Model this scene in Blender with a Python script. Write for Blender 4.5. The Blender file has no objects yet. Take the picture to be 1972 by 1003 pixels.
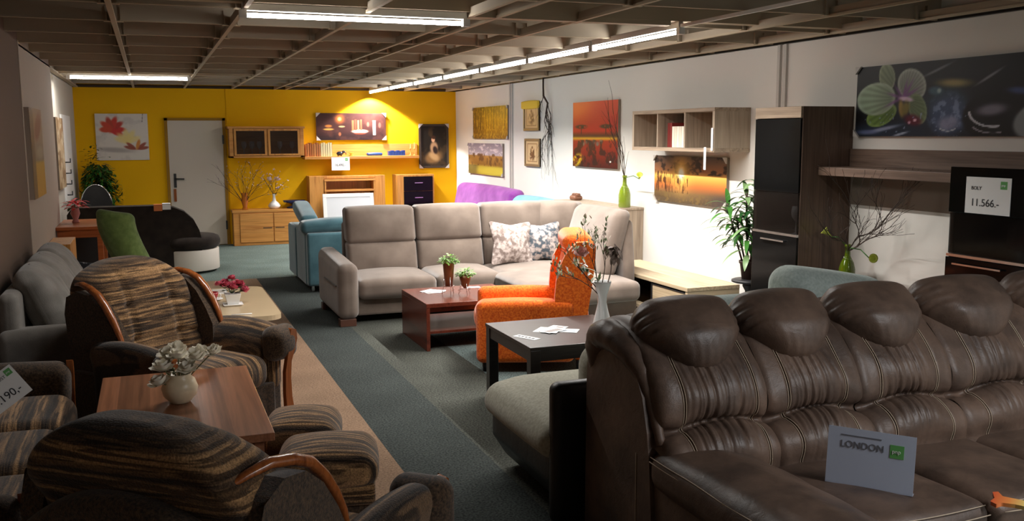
import bpy, math, random
import numpy as np
from mathutils import Matrix, Vector
random.seed(7)
S = bpy.context.scene
COL = S.collection

# ------------------------------------------------------------------ camera
W, H, CAMH = 1972, 1003, 1.75
def make_camera():
    cx, cy = W/2, H/2
    v1, v2 = (285, 262), (5700, 238)
    f = math.sqrt(-((v1[0]-cx)*(v2[0]-cx)+(v1[1]-cy)*(v2[1]-cy)))
    Y = Vector((v1[0]-cx, -(v1[1]-cy), -f)).normalized()
    X = Vector((v2[0]-cx, -(v2[1]-cy), -f)); X = (X - X.dot(Y)*Y).normalized()
    Z = X.cross(Y)
    R = Matrix((X, Y, Z))                    # camera -> world
    cam = bpy.data.cameras.new('camera'); o = bpy.data.objects.new('camera', cam)
    COL.objects.link(o)
    o.matrix_world = Matrix.Translation((0, 0, CAMH)) @ R.to_4x4()
    cam.sensor_fit = 'HORIZONTAL'; cam.sensor_width = 36; cam.lens = f/W*36
    cam.clip_start = .05; cam.clip_end = 100
    S.camera = o
make_camera()

# ------------------------------------------------------------------ world, exposure, lights
S.view_settings.view_transform = 'Standard'; S.view_settings.look = 'None'
S.view_settings.gamma = 1; S.view_settings.use_curve_mapping = False
S.view_settings.exposure = 0.0
wd = bpy.data.worlds.new('world'); S.world = wd; wd.use_nodes = True
wd.node_tree.nodes['Background'].inputs[0].default_value = (1, .95, .88, 1)
wd.node_tree.nodes['Background'].inputs[1].default_value = .05
def area(name, loc, size, power, col=(1, .96, .91), rot=(0, 0, 0), spread=180):
    l = bpy.data.lights.new(name, 'AREA'); l.shape = 'RECTANGLE'; l.size, l.size_y = size
    l.energy = power; l.color = col; l.spread = math.radians(spread)
    o = bpy.data.objects.new(name, l); COL.objects.link(o); o.location = loc; o.rotation_euler = rot
    return o
def spot(name, loc, tgt, power, ang, blend=.3, col=(1, .96, .91), r=.03):
    l = bpy.data.lights.new(name, 'SPOT'); l.energy = power; l.spot_size = math.radians(ang); l.spot_blend = blend
    l.color = col; l.shadow_soft_size = r
    o = bpy.data.objects.new(name, l); COL.objects.link(o); o.location = loc
    o.rotation_euler = (Vector(tgt)-Vector(loc)).to_track_quat('-Z', 'Y').to_euler()
    return o
area('tube_light_lamp', (1.245, 5.8, 2.425), (1.38, .03), 38)
area('tube_light_lamp', (-.17, 12.54, 2.425), (1.38, .03), 20)
for k in range(7):
    area('tube_light_lamp', (3.48, 6.45+k*1.4, 2.425), (.03, 1.38), 74 if k < 4 else 46, spread=142)
spot('tube_end_lamp', (3.52, 15.56, 2.46), (3.52, 15.62, 1.5), 300, 118, .15)
area('tube_light_lamp', (3.48, .5, 2.425), (.03, 1.38), 66, (.97, .98, 1))  # out of view, added in line with the rail to light the leather sofa
area('tube_light_lamp', (3.48, -1.2, 2.425), (.03, 1.38), 26, (.97, .97, 1))  # out of view, added behind the camera as dim cool front light

# ------------------------------------------------------------------ mesh helper
class MB:
    def __init__(s): s.v = []; s.f = []; s.m = []; s.sm = []
    def add(s, vs, fs, mi=0, smooth=False):
        n = len(s.v); s.v += [tuple(map(float, p)) for p in vs]
        for f in fs: s.f.append(tuple(i+n for i in f)); s.m.append(mi); s.sm.append(smooth)
        return s
    def box(s, x0, x1, y0, y1, z0, z1, mi=0):
        vs = [(x, y, z) for z in (z0, z1) for y in (y0, y1) for x in (x0, x1)]
        return s.add(vs, [(0, 2, 3, 1), (4, 5, 7, 6), (0, 1, 5, 4), (2, 6, 7, 3), (0, 4, 6, 2), (1, 3, 7, 5)], mi)
    def tube(s, pts, r, n=8, mi=0, caps=True, flat=None):
        pts = [Vector(p) for p in pts]; L = len(pts)
        rs = r if isinstance(r, (list, tuple)) else [r]*L
        vs = []; up = None
        for i, p in enumerate(pts):
            d = (pts[min(i+1, L-1)]-pts[max(i-1, 0)]).normalized()
            if up is None:
                up = Vector((0, 0, 1)) if abs(d.z) < .9 else Vector((1, 0, 0))
            a = d.cross(up).normalized(); b = a.cross(d).normalized(); up = b
            for k in range(n):
                t = 2*math.pi*k/n
                ra, rb = (rs[i], rs[i]) if flat is None else (rs[i]*flat[0], rs[i]*flat[1])
                vs.append(p + a*math.cos(t)*ra + b*math.sin(t)*rb)
        fs = [(i*n+k, i*n+(k+1) % n, (i+1)*n+(k+1) % n, (i+1)*n+k) for i in range(L-1) for k in range(n)]
        if caps: fs += [tuple(range(n))[::-1], tuple((L-1)*n+k for k in range(n))]
        return s.add(vs, fs, mi, True)
    def lathe(s, prof, c=(0, 0, 0), n=24, mi=0, sx=1, sy=1):
        vs = []; fs = []
        for r, z in prof:
            for k in range(n):
                t = 2*math.pi*k/n; vs.append((c[0]+r*math.cos(t)*sx, c[1]+r*math.sin(t)*sy, c[2]+z))
        L = len(prof)
        for i in range(L-1):
            for k in range(n): fs.append((i*n+k, i*n+(k+1) % n, (i+1)*n+(k+1) % n, (i+1)*n+k))
        fs.append(tuple(range(n))[::-1]); fs.append(tuple((L-1)*n+k for k in range(n)))
        return s.add(vs, fs, mi, True)
    def prism(s, poly, ax, t0, t1, mi=0, smooth=False):
        n = len(poly)
        def P(a, b, t): return {'x': (t, a, b), 'y': (a, t, b), 'z': (a, b, t)}[ax]
        vs = [P(a, b, t0) for a, b in poly]+[P(a, b, t1) for a, b in poly]
        s.add(vs, [tuple(range(n))[::-1], tuple(range(n, 2*n))], mi)
        s.add(vs, [(k, (k+1) % n, n+(k+1) % n, n+k) for k in range(n)], mi, smooth)
        return s
    def cush(s, c, size, r=.05, puff=(0, 0, 0), seg=10, cs=3, fn=None, rot=None, mi=0):
        """rounded, puffed box; fn(x,y,z in -1..1, vec)->vec deforms in local space"""
        h = [q/2 for q in size]; r = min(r, min(h)*.98)
        idx = {}; vs = []; fs = []
        cl = []
        for a in range(3):
            i = h[a]-r
            e = [i+r*math.tan(math.radians(45*k/cs)) for k in range(1, cs+1)]
            inner = [-i+2*i*k/seg for k in range(seg+1)]
            cl.append([-q for q in reversed(e)]+inner+e)
        N = len(cl[0])
        def vid(i, j, k):
            key = (i, j, k)
            if key in idx: return idx[key]
            p = Vector((cl[0][i], cl[1][j], cl[2][k]))
            q = Vector([max(-(h[a]-r), min(h[a]-r, p[a])) for a in range(3)])
            d = p-q
            if d.length > 1e-9: p = q+d.normalized()*r
            u = [p[a]/h[a] for a in range(3)]
            w = [max(0, 1-t*t) for t in u]
            p = Vector((p.x+puff[0]*u[0]*w[1]*w[2], p.y+puff[1]*u[1]*w[0]*w[2], p.z+puff[2]*u[2]*w[0]*w[1]))
            if fn: p = Vector(fn(u[0], u[1], u[2], p))
            if rot: p = rot @ p
            idx[key] = len(vs); vs.append(p+Vector(c)); return idx[key]
        M = N-1
        for a in range(M):
            for b in range(M):
                fs.append((vid(a, b, 0), vid(a, b+1, 0), vid(a+1, b+1, 0), vid(a+1, b, 0)))
                fs.append((vid(a, b, M), vid(a+1, b, M), vid(a+1, b+1, M), vid(a, b+1, M)))
                fs.append((vid(a, 0, b), vid(a+1, 0, b), vid(a+1, 0, b+1), vid(a, 0, b+1)))
                fs.append((vid(a, M, b), vid(a, M, b+1), vid(a+1, M, b+1), vid(a+1, M, b)))
                fs.append((vid(0, a, b), vid(0, a, b+1), vid(0, a+1, b+1), vid(0, a+1, b)))
                fs.append((vid(M, a, b), vid(M, a+1, b), vid(M, a+1, b+1), vid(M, a, b+1)))
        return s.add(vs, fs, mi, True)
    def grid(s, fn, nu, nv, mi=0, smooth=True, closeu=False):
        vs = [fn(i/(nu-(0 if closeu else 1)), j/(nv-1)) for j in range(nv) for i in range(nu)]
        fs = []
        for j in range(nv-1):
            for i in range(nu if closeu else nu-1):
                a = j*nu+i; b = j*nu+(i+1) % nu; fs.append((a, b, b+nu, a+nu))
        return s.add(vs, fs, mi, smooth)
    def leaf(s, base, d, length, width, droop=.3, n=5, mi=0, fold=.15):
        base = Vector(base); d = Vector(d).normalized()
        side = d.cross(Vector((0, 0, 1)))
        if side.length < .05: side = Vector((1, 0, 0))
        side.normalize(); p = base.copy(); vs = []
        for i in range(n+1):
            t = i/n; w = width*.5*math.sin(math.pi*min(1, .06+.94*t))**.8*(1-.3*t)
            up = side.cross(d).normalized()
            vs += [p-side*w+up*w*fold, p.copy(), p+side*w+up*w*fold]
            d = (d+Vector((0, 0, -droop/n))).normalized(); p = p+d*length/n
        fs = []
        for i in range(n):
            a = 3*i; fs += [(a, a+1, a+4, a+3), (a+1, a+2, a+5, a+4)]
        return s.add(vs, fs, mi, True)
    def xf(s, fn):
        s.v = [tuple(fn(Vector(p))) for p in s.v]; return s

def thing(name, label, cat, loc=(0, 0, 0), rz=0, group=None):
    o = bpy.data.objects.new(name, None); COL.objects.link(o); o.empty_display_size = .1
    o.location = loc; o.rotation_euler = (0, 0, math.radians(rz)); tag(o, label, cat, group); return o
def tag(o, label=None, cat=None, group=None, kind=None):
    if label: o['label'] = label
    if cat: o['category'] = cat
    if group: o['group'] = group
    if kind: o['kind'] = kind
    return o
def root_of(o):
    while o.parent: o = o.parent
    return o
def part(name, mb, mats, parent=None, world=True, bev=0, seg=2, sub=0, label=None, kind=None):
    """links an MB as one mesh object. world=True: coordinates are world, shifted to the (unrotated) root"""
    me = bpy.data.meshes.new(name)
    off = root_of(parent).location if (parent and world) else Vector((0, 0, 0))
    me.from_pydata([(p[0]-off[0], p[1]-off[1], p[2]-off[2]) for p in mb.v], [], mb.f)
    if not isinstance(mats, (list, tuple)): mats = [mats]
    for m in mats: me.materials.append(m)
    me.polygons.foreach_set('material_index', mb.m); me.polygons.foreach_set('use_smooth', mb.sm)
    me.update(); 
    o = bpy.data.objects.new(name, me); COL.objects.link(o)
    if parent: o.parent = parent
    if bev:
        md = o.modifiers.new('bevel', 'BEVEL'); md.width = bev; md.segments = seg; md.limit_method = 'ANGLE'; md.angle_limit = math.radians(40)
        md.harden_normals = False
    if sub: md = o.modifiers.new('subd', 'SUBSURF'); md.levels = sub; md.render_levels = sub
    if label: o['label'] = label
    if kind: o['kind'] = kind
    return o
def solo(name, mb, mats, label, cat, group=None, bev=0, loc=None, rz=0):
    """a thing that is a single mesh; its origin at the given place"""
    if loc is not None and rz == 0:
        mb.xf(lambda p: p-Vector(loc))
    o = part(name, mb, mats, None, False, bev)
    if loc is not None: o.location = loc; o.rotation_euler = (0, 0, math.radians(rz))
    return tag(o, label, cat, group)
def struct(name, mb, mats, bev=0, parent=None):
    o = part(name, mb, mats, parent, False, bev)
    if not parent: o['kind'] = 'structure'
    return o
def copy_tree(o, parent=None):
    c = o.copy(); COL.objects.link(c); c.parent = parent
    for ch in o.children: copy_tree(ch, c)
    return c
def text(name, body, size, mat, parent, loc, rot, ext=.0006, align='LEFT', sx=1):
    cu = bpy.data.curves.new(name, 'FONT'); cu.body = body; cu.size = size; cu.extrude = ext; cu.align_x = align
    tmp = bpy.data.objects.new(name, cu); me = bpy.data.meshes.new_from_object(tmp); me.materials.clear(); me.materials.append(mat)
    bpy.data.objects.remove(tmp); bpy.data.curves.remove(cu)
    o = bpy.data.objects.new(name, me); COL.objects.link(o); o.parent = parent
    o.location = loc; o.rotation_euler = rot; o.scale = (sx, 1, 1); return o

# ------------------------------------------------------------------ materials
def c3(*rgb):
    """sRGB 0-255 -> linear"""
    return tuple(((q/255)/12.92 if q/255 <= .04045 else ((q/255+.055)/1.055)**2.4) for q in rgb)+(1,)
def newmat(name):
    m = bpy.data.materials.new(name); m.use_nodes = True
    nt = m.node_tree; return m, nt, nt.nodes['Principled BSDF']
def N(nt, t, **k):
    n = nt.nodes.new('ShaderNode'+t)
    for a, b in k.items():
        if a.startswith('i_'):
            key = a[2:].replace('_', ' '); n.inputs[int(key) if key.isdigit() else key].default_value = b
        else: setattr(n, a, b)
    return n
def coords(nt, scale=(1, 1, 1), rot=(0, 0, 0)):
    tc = N(nt, 'TexCoord'); mp = N(nt, 'Mapping'); nt.links.new(tc.outputs['Object'], mp.inputs[0])
    mp.inputs['Scale'].default_value = scale; mp.inputs['Rotation'].default_value = [math.radians(a) for a in rot]
    return mp.outputs[0]
def ramp(nt, fac, stops, interp='LINEAR'):
    r = N(nt, 'ValToRGB'); r.color_ramp.interpolation = interp
    e = r.color_ramp.elements
    while len(e) < len(stops): e.new(.5)
    for i, (p, c) in enumerate(stops): e[i].position = p; e[i].color = c
    nt.links.new(fac, r.inputs[0]); return r.outputs[0]
def bump(nt, bs, h, strength=.3, dist=.01):
    b = N(nt, 'Bump'); b.inputs['Strength'].default_value = strength; b.inputs['Distance'].default_value = dist
    nt.links.new(h, b.inputs['Height']); nt.links.new(b.outputs[0], bs.inputs['Normal']); return b
def plain(name, col, rough=.6, metal=0, spec=.5, coat=0, trans=0, alpha=1, ior=1.45):
    m, nt, b = newmat(name); b.inputs['Base Color'].default_value = col; b.inputs['Roughness'].default_value = rough
    b.inputs['Metallic'].default_value = metal; b.inputs['Specular IOR Level'].default_value = spec
    b.inputs['Coat Weight'].default_value = coat; b.inputs['Transmission Weight'].default_value = trans
    b.inputs['Alpha'].default_value = alpha; b.inputs['IOR'].default_value = ior
    n = N(nt, 'TexNoise', i_Scale=14.0, i_Detail=3.0); nt.links.new(coords(nt), n.inputs['Vector'])
    mr = N(nt, 'MapRange'); mr.inputs['To Min'].default_value = max(0, rough-.04); mr.inputs['To Max'].default_value = min(1, rough+.04)
    nt.links.new(n.outputs[0], mr.inputs[0]); nt.links.new(mr.outputs[0], b.inputs['Roughness'])
    return m
def fabric(name, c1, c2, scale=60, sheen=.3, bmp=.25, weave=400, rough=.95, lo=.35, hi=.7):
    m, nt, b = newmat(name); co = coords(nt)
    n = N(nt, 'TexNoise', i_Scale=float(scale), i_Detail=5.0); nt.links.new(co, n.inputs['Vector'])
    col = ramp(nt, n.outputs[0], [(lo, c1), (hi, c2)]); nt.links.new(col, b.inputs['Base Color'])
    b.inputs['Roughness'].default_value = rough; b.inputs['Specular IOR Level'].default_value = .2
    b.inputs['Sheen Weight'].default_value = sheen; b.inputs['Sheen Roughness'].default_value = .5
    n2 = N(nt, 'TexNoise', i_Scale=float(weave), i_Detail=2.0); nt.links.new(co, n2.inputs['Vector'])
    bump(nt, b, n2.outputs[0], bmp, .004); return m
def wood(name, c1, c2, c3_=None, axis='x', scale=1.0, rough=.45, planks=0, grain=1.0, spec=.4):
    m, nt, b = newmat(name)
    st = {'x': (.6, 9, 9), 'y': (9, .6, 9), 'z': (9, 9, .6)}[axis]
    co = coords(nt, tuple(q*scale for q in st))
    n = N(nt, 'TexNoise', i_Scale=1.6, i_Detail=6.0, i_Roughness=.6, i_Distortion=.6); nt.links.new(co, n.inputs['Vector'])
    col = ramp(nt, n.outputs[0], [(.3, c1), (.52, c2), (.72, c3_ or c1)])
    co2 = coords(nt, tuple(q*scale*(12 if q > 1 else 3) for q in st))
    n2 = N(nt, 'TexNoise', i_Scale=1.0, i_Detail=3.0); nt.links.new(co2, n2.inputs['Vector'])
    mx = N(nt, 'Mix', data_type='RGBA', blend_type='MULTIPLY'); mx.inputs[0].default_value = .45*grain
    g = ramp(nt, n2.outputs[0], [(.35, (.45, .45, .45, 1)), (.6, (1, 1, 1, 1))])
    nt.links.new(col, mx.inputs['A']); nt.links.new(g, mx.inputs['B'])
    out = mx.outputs['Result']
    if planks:
        pa = {'x': (0, 1, 0), 'y': (1, 0, 0), 'z': (1, 1, 0)}[axis]
        co3 = coords(nt, tuple(q*planks for q in pa))
        v = N(nt, 'TexVoronoi', i_Scale=1.0); v.feature = 'F1'; nt.links.new(co3, v.inputs['Vector'])
        g2 = ramp(nt, v.outputs['Color'], [(.2, (.62, .6, .58, 1)), (.8, (1.15, 1.12, 1.1, 1))])
        m2 = N(nt, 'Mix', data_type='RGBA', blend_type='MULTIPLY'); m2.inputs[0].default_value = .8
        nt.links.new(out, m2.inputs['A']); nt.links.new(g2, m2.inputs['B']); out = m2.outputs['Result']
    nt.links.new(out, b.inputs['Base Color']); b.inputs['Roughness'].default_value = rough
    b.inputs['Specular IOR Level'].default_value = spec
    bump(nt, b, n2.outputs[0], .06, .002); return m
def striped(name, axis, freq=1.0, warm=1.0):
    """wool-like brown fabric, irregular stripes varying along axis (vector)"""
    m, nt, b = newmat(name)
    a = Vector(axis).normalized()
    sc = tuple(max(.25, abs(q))*21*freq if abs(q) > .3 else .45 for q in a)
    co = coords(nt, sc)
    n = N(nt, 'TexNoise', i_Scale=1.0, i_Detail=1.5); nt.links.new(co, n.inputs['Vector'])
    w = warm
    col = ramp(nt, n.outputs[0], [(.34, (.055*w, .032*w, .018*w, 1)), (.43, (.14*w, .078*w, .036*w, 1)), (.5, (.36*w, .205*w, .09*w, 1)), (.56, (.15*w, .085*w, .04*w, 1)), (.66, (.04*w, .024*w, .014*w, 1))])
    co2 = coords(nt, tuple((95*freq if abs(q) > .3 else 5) for q in a))
    n2 = N(nt, 'TexNoise', i_Scale=1.0, i_Detail=2.0); nt.links.new(co2, n2.inputs['Vector'])
    g = ramp(nt, n2.outputs[0], [(.44, (.1, .085, .08, 1)), (.53, (1.15, 1.15, 1.15, 1))])
    mx = N(nt, 'Mix', data_type='RGBA', blend_type='MULTIPLY'); mx.inputs[0].default_value = .8
    nt.links.new(col, mx.inputs['A']); nt.links.new(g, mx.inputs['B'])
    co3 = coords(nt, (170, 170, 170)); n3 = N(nt, 'TexNoise', i_Scale=1.0, i_Detail=2.0); nt.links.new(co3, n3.inputs['Vector'])
    g3 = ramp(nt, n3.outputs[0], [(.35, (.5, .5, .5, 1)), (.65, (1.3, 1.3, 1.3, 1))])
    m2 = N(nt, 'Mix', data_type='RGBA', blend_type='MULTIPLY'); m2.inputs[0].default_value = .9
    nt.links.new(mx.outputs['Result'], m2.inputs['A']); nt.links.new(g3, m2.inputs['B'])
    nt.links.new(m2.outputs['Result'], b.inputs['Base Color'])
    b.inputs['Roughness'].default_value = .95; b.inputs['Specular IOR Level'].default_value = .15; b.inputs['Sheen Weight'].default_value = .25
    bump(nt, b, n3.outputs[0], .5, .006); return m
def leather(name, c1, c2, rough=.42):
    m, nt, b = newmat(name); co = coords(nt)
    n = N(nt, 'TexNoise', i_Scale=4.5, i_Detail=5.0, i_Roughness=.65); nt.links.new(co, n.inputs['Vector'])
    col = ramp(nt, n.outputs[0], [(.35, c1), (.7, c2)]); nt.links.new(col, b.inputs['Base Color'])
    mr = N(nt, 'MapRange'); mr.inputs['To Min'].default_value = rough-.08; mr.inputs['To Max'].default_value = rough+.14
    nt.links.new(n.outputs[0], mr.inputs[0]); nt.links.new(mr.outputs[0], b.inputs['Roughness'])
    b.inputs['Specular IOR Level'].default_value = .45
    n2 = N(nt, 'TexNoise', i_Scale=220.0, i_Detail=3.0); nt.links.new(co, n2.inputs['Vector'])
    n3 = N(nt, 'TexNoise', i_Scale=16.0, i_Detail=4.0, i_Distortion=1.0); nt.links.new(co, n3.inputs['Vector'])
    ad = N(nt, 'Math', operation='MULTIPLY_ADD'); nt.links.new(n3.outputs[0], ad.inputs[0]); ad.inputs[1].default_value = 4.0; nt.links.new(n2.outputs[0], ad.inputs[2])
    bump(nt, b, ad.outputs[0], .22, .003); return m
def emit(name, col, s):
    m, nt, b = newmat(name); b.inputs['Emission Color'].default_value = col; b.inputs['Emission Strength'].default_value = s
    b.inputs['Base Color'].default_value = (.8, .8, .8, 1)
    n = N(nt, 'TexNoise', i_Scale=3.0); nt.links.new(coords(nt), n.inputs['Vector'])
    mr = N(nt, 'MapRange'); mr.inputs['To Min'].default_value = .3; mr.inputs['To Max'].default_value = .4
    nt.links.new(n.outputs[0], mr.inputs[0]); nt.links.new(mr.outputs[0], b.inputs['Roughness']); return m
def glassm(name, col, rough=.05, alpha=.35, spec=.8):
    """thin tinted glass: part see-through, part glossy"""
    m, nt, b = newmat(name); b.inputs['Base Color'].default_value = col
    b.inputs['Roughness'].default_value = rough; b.inputs['Alpha'].default_value = alpha; b.inputs['Specular IOR Level'].default_value = spec
    n = N(nt, 'TexNoise', i_Scale=6.0); nt.links.new(coords(nt), n.inputs['Vector'])
    mr = N(nt, 'MapRange'); mr.inputs['To Min'].default_value = rough; mr.inputs['To Max'].default_value = rough+.03
    nt.links.new(n.outputs[0], mr.inputs[0]); nt.links.new(mr.outputs[0], b.inputs['Roughness']); return m
def paint(name, c, var=.06, rough=.85):
    m, nt, b = newmat(name); co = coords(nt)
    n = N(nt, 'TexNoise', i_Scale=.7, i_Detail=4.0); nt.links.new(co, n.inputs['Vector'])
    d = tuple(q*(1-var) for q in c[:3])+(1,)
    nt.links.new(ramp(nt, n.outputs[0], [(.3, d), (.7, c)]), b.inputs['Base Color'])
    b.inputs['Roughness'].default_value = rough; b.inputs['Specular IOR Level'].default_value = .25
    n2 = N(nt, 'TexNoise', i_Scale=90.0, i_Detail=3.0); nt.links.new(co, n2.inputs['Vector']); bump(nt, b, n2.outputs[0], .1, .003)
    return m
def carpet(name, c, var=.34):
    m, nt, b = newmat(name); co = coords(nt)
    n = N(nt, 'TexNoise', i_Scale=85.0, i_Detail=4.0); nt.links.new(co, n.inputs['Vector'])
    n0 = N(nt, 'TexNoise', i_Scale=1.6, i_Detail=4.0); nt.links.new(co, n0.inputs['Vector'])
    lo = tuple(q*(1-var*1.6) for q in c[:3])+(1,); hi = tuple(q*(1+var*1.2) for q in c[:3])+(1,)
    a = ramp(nt, n.outputs[0], [(.35, lo), (.65, hi)]); g = ramp(nt, n0.outputs[0], [(.3, (.78, .78, .78, 1)), (.7, (1.1, 1.1, 1.1, 1))])
    mx = N(nt, 'Mix', data_type='RGBA', blend_type='MULTIPLY'); mx.inputs[0].default_value = 1
    nt.links.new(a, mx.inputs['A']); nt.links.new(g, mx.inputs['B']); nt.links.new(mx.outputs['Result'], b.inputs['Base Color'])
    b.inputs['Roughness'].default_value = 1; b.inputs['Specular IOR Level'].default_value = .1
    bump(nt, b, n.outputs[0], .5, .006); return m
def vcmat(name, rough=.45):
    m, nt, b = newmat(name); a = N(nt, 'Attribute', attribute_name='print'); nt.links.new(a.outputs['Color'], b.inputs['Base Color'])
    n = N(nt, 'TexNoise', i_Scale=500.0); nt.links.new(coords(nt), n.inputs['Vector']); bump(nt, b, n.outputs[0], .08, .002)
    b.inputs['Roughness'].default_value = rough; b.inputs['Specular IOR Level'].default_value = .3; return m

WHITE = plain('white_lacquer', (.8, .79, .77, 1), .4); PAPER = plain('paper', (.85, .85, .84, 1), .7)
INK = plain('ink', (.03, .03, .035, 1), .7); GREENLOGO = plain('green_print', c3(96, 165, 90), .6)
CHROME = plain('chrome', (.75, .75, .75, 1), .2, 1); BLACK = plain('black', (.012, .012, .013, 1), .5); DARKMETAL = plain('dark_metal', (.05, .05, .05, 1), .4, .8)
BLACKGLOSS = plain('black_gloss', (.004, .004, .004, 1), .1, 0, .2)
PRINT = vcmat('print')
OAK = wood('oak_wood', c3(192, 128, 58), c3(214, 152, 78), c3(172, 108, 46), 'x', 1.0, .45)
OAKV = wood('oak_wood_upright', c3(192, 128, 58), c3(214, 152, 78), c3(172, 108, 46), 'z', 1.0, .45)
GREYOAK = wood('grey_oak_wood', c3(138, 120, 102), c3(170, 150, 128), c3(118, 100, 84), 'y', 1.0, .5)
GREYOAKV = wood('grey_oak_upright', c3(150, 134, 116), c3(172, 154, 134), c3(128, 110, 94), 'z', 1.0, .5)
DARKOAK = wood('dark_oak_wood', c3(96, 76, 64), c3(120, 98, 84), c3(78, 60, 50), 'y', .9, .5)
DARKOAKV = wood('dark_oak_upright', c3(92, 72, 60), c3(110, 88, 74), c3(78, 60, 50), 'z', .9, .5)
BENCHOAKX = wood('pale_oak_wood_end', c3(166, 146, 116), c3(190, 170, 140), c3(140, 120, 94), 'x', .8, .45)
BENCHOAK = wood('pale_oak_wood', c3(166, 146, 116), c3(190, 170, 140), c3(140, 120, 94), 'y', .8, .45)
MAHOG = wood('mahogany_wood', c3(92, 42, 30), c3(112, 54, 38), c3(74, 32, 24), 'y', 1.0, .25, spec=.5)
WALNUT = wood('walnut_wood', c3(128, 82, 58), c3(160, 108, 78), c3(100, 62, 44), 'y', .8, .3, planks=9)
CHERRY = wood('cherry_trim_wood', c3(130, 68, 32), c3(162, 92, 46), c3(104, 50, 24), 'z', 1.0, .22, spec=.6)
WENGE = wood('wenge_wood', c3(34, 27, 25), c3(48, 40, 37), c3(26, 20, 18), 'x', 1.0, .3, spec=.5)
ORANGEWOOD = wood('cherry_desk_wood', c3(150, 80, 40), c3(176, 98, 52), c3(124, 62, 30), 'x', 1.0, .3)
STR_Z = striped('striped_wool_level', (0, 0, 1), 1.0); STR_X = striped('striped_wool_across', (1, 0, 0), 1.0)
STR_Y = striped('striped_wool_deep', (0, 1, 0), .9, 1.2)
FUZZ = fabric('dark_fleece', (.02, .013, .008, 1), (.11, .065, .035, 1), 110, .3, .6, 300)
GREYFAB = fabric('taupe_velour', c3(100, 88, 79), c3(119, 106, 96), 5, .35, .12, 300)
LEFTFAB = fabric('left_grey_fabric', c3(112, 108, 102), c3(134, 130, 124), 9, .3, .3, 200)
ORANGEFAB = fabric('orange_boucle', c3(206, 76, 10), c3(246, 126, 34), 75, .25, .5, 220)
BLUEFAB = fabric('petrol_velvet', c3(52, 86, 96), c3(74, 110, 120), 5, .5, .1, 300)
PURPLE = fabric('purple_velvet', c3(122, 50, 134), c3(152, 80, 162), 5, .3, .1, 300)
LBLUE = fabric('pale_blue_velvet', c3(96, 148, 184), c3(120, 170, 204), 5, .3, .1, 300)
MINT = fabric('mint_fabric', c3(160, 174, 168), c3(184, 196, 190), 70, .2, .2, 260)
BEIGEFAB = fabric('beige_fabric', c3(150, 148, 132), c3(178, 176, 160), 70, .2, .2, 260)
GREENFAB = fabric('green_felt', c3(88, 108, 56), c3(110, 130, 72), 20, .2, .2, 260)
BLACKFAB = fabric('espresso_velour', (.016, .011, .009, 1), (.03, .022, .016, 1), 8, .06, .1, 300)
BLACKLTH = leather('black_leather', (.008, .008, .008, 1), (.014, .013, .013, 1), .4)
LEATHER = leather('brown_leather', c3(76, 62, 54), c3(116, 94, 80), .42)
THREAD = plain('pale_thread', c3(190, 172, 150), .8)
FLORAL = fabric('floral_print', (.012, .012, .014, 1), (.2, .19, .2, 1), 28, .1, .2, 260, lo=.5, hi=.58)
LEAF = plain('leaf_green', c3(52, 104, 36), .45); LEAFD = plain('leaf_dark_green', c3(22, 62, 24), .4); LEAFL = plain('leaf_light_green', c3(120, 168, 60), .5)
TWIG = plain('twig_bark', c3(62, 48, 40), .8); SOIL = plain('soil', (.03, .02, .012, 1), .9)

# ------------------------------------------------------------------ the room
XR, YB, ZC = 5.04, 15.78, 2.5
WALLWHITE = paint('white_wall_paint', c3(226, 222, 215)); YELLOW = paint('yellow_wall_paint', c3(236, 178, 6), .05)
CREAM = paint('cream_wall_paint', c3(176, 162, 148)); TAUPE = paint('taupe_wall_paint', c3(104, 86, 74)); CREAM2 = paint('pale_wall_paint', c3(196, 190, 178))
SLAB = paint('ceiling_slab_paint', c3(92, 84, 76), .2); LATT = paint('lattice_paint', c3(182, 168, 148), .12); EDGE = paint('lattice_edge_paint', c3(186, 170, 146), .1)
TEAL = carpet('teal_carpet', c3(108, 122, 117)); TEALD = carpet('dark_teal_carpet', c3(62, 67, 65)); TEALM = carpet('grey_green_carpet', c3(76, 78, 72)); SANDC = carpet('sand_carpet', c3(134, 110, 90), .18)
TEALL = carpet('light_teal_carpet', c3(112, 126, 124))
fl = MB()
def cell(x0, x1, y0, y1, mi): fl.add([(x0, y0, 0), (x1, y0, 0), (x1, y1, 0), (x0, y1, 0)], [(0, 1, 2, 3)], mi)
cell(-2.2, 1.16, -3, 11.8, 3); cell(1.16, 1.65, -3, 9.2, 1); cell(1.16, 2.24, 9.2, 11.8, 1); cell(1.65, 2.24, -3, 9.2, 2)
cell(2.24, XR, -3, 11.8, 4); cell(-2.2, XR, 11.8, YB, 0)
fl.add([(-2.2, -3, -.1), (XR, -3, -.1), (XR, YB, -.1), (-2.2, YB, -.1)], [(3, 2, 1, 0)], 0)
struct('floor', fl, [TEAL, TEALD, TEALM, SANDC, TEALL])
struct('wall_back', MB().box(-1.2, XR+.1, YB, YB+.1, 0, 2.9), YELLOW)
struct('wall_right', MB().box(XR, XR+.1, -3, YB, 0, 2.9), WALLWHITE)
struct('wall_left', MB().box(-2.2, -1.03, 11.4, YB, 0, 2.9), CREAM2)
struct('wall_left', MB().box(-2.2, -.95, 8.4, 11.4, 0, 2.9), CREAM)
struct('wall_left', MB().box(-2.2, -.92, 5.75, 8.4, 0, 2.9), TAUPE)
struct('wall_left', MB().box(-2.3, -1.75, -3, 5.75, 0, 2.9), CREAM)
struct('wall_front', MB().box(-2.3, XR+.1, -3.1, -3, 0, 2.9), CREAM)
struct('ceiling', MB().box(-2.3, XR+.1, -3, YB+.1, 2.86, 2.95), SLAB)
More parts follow.
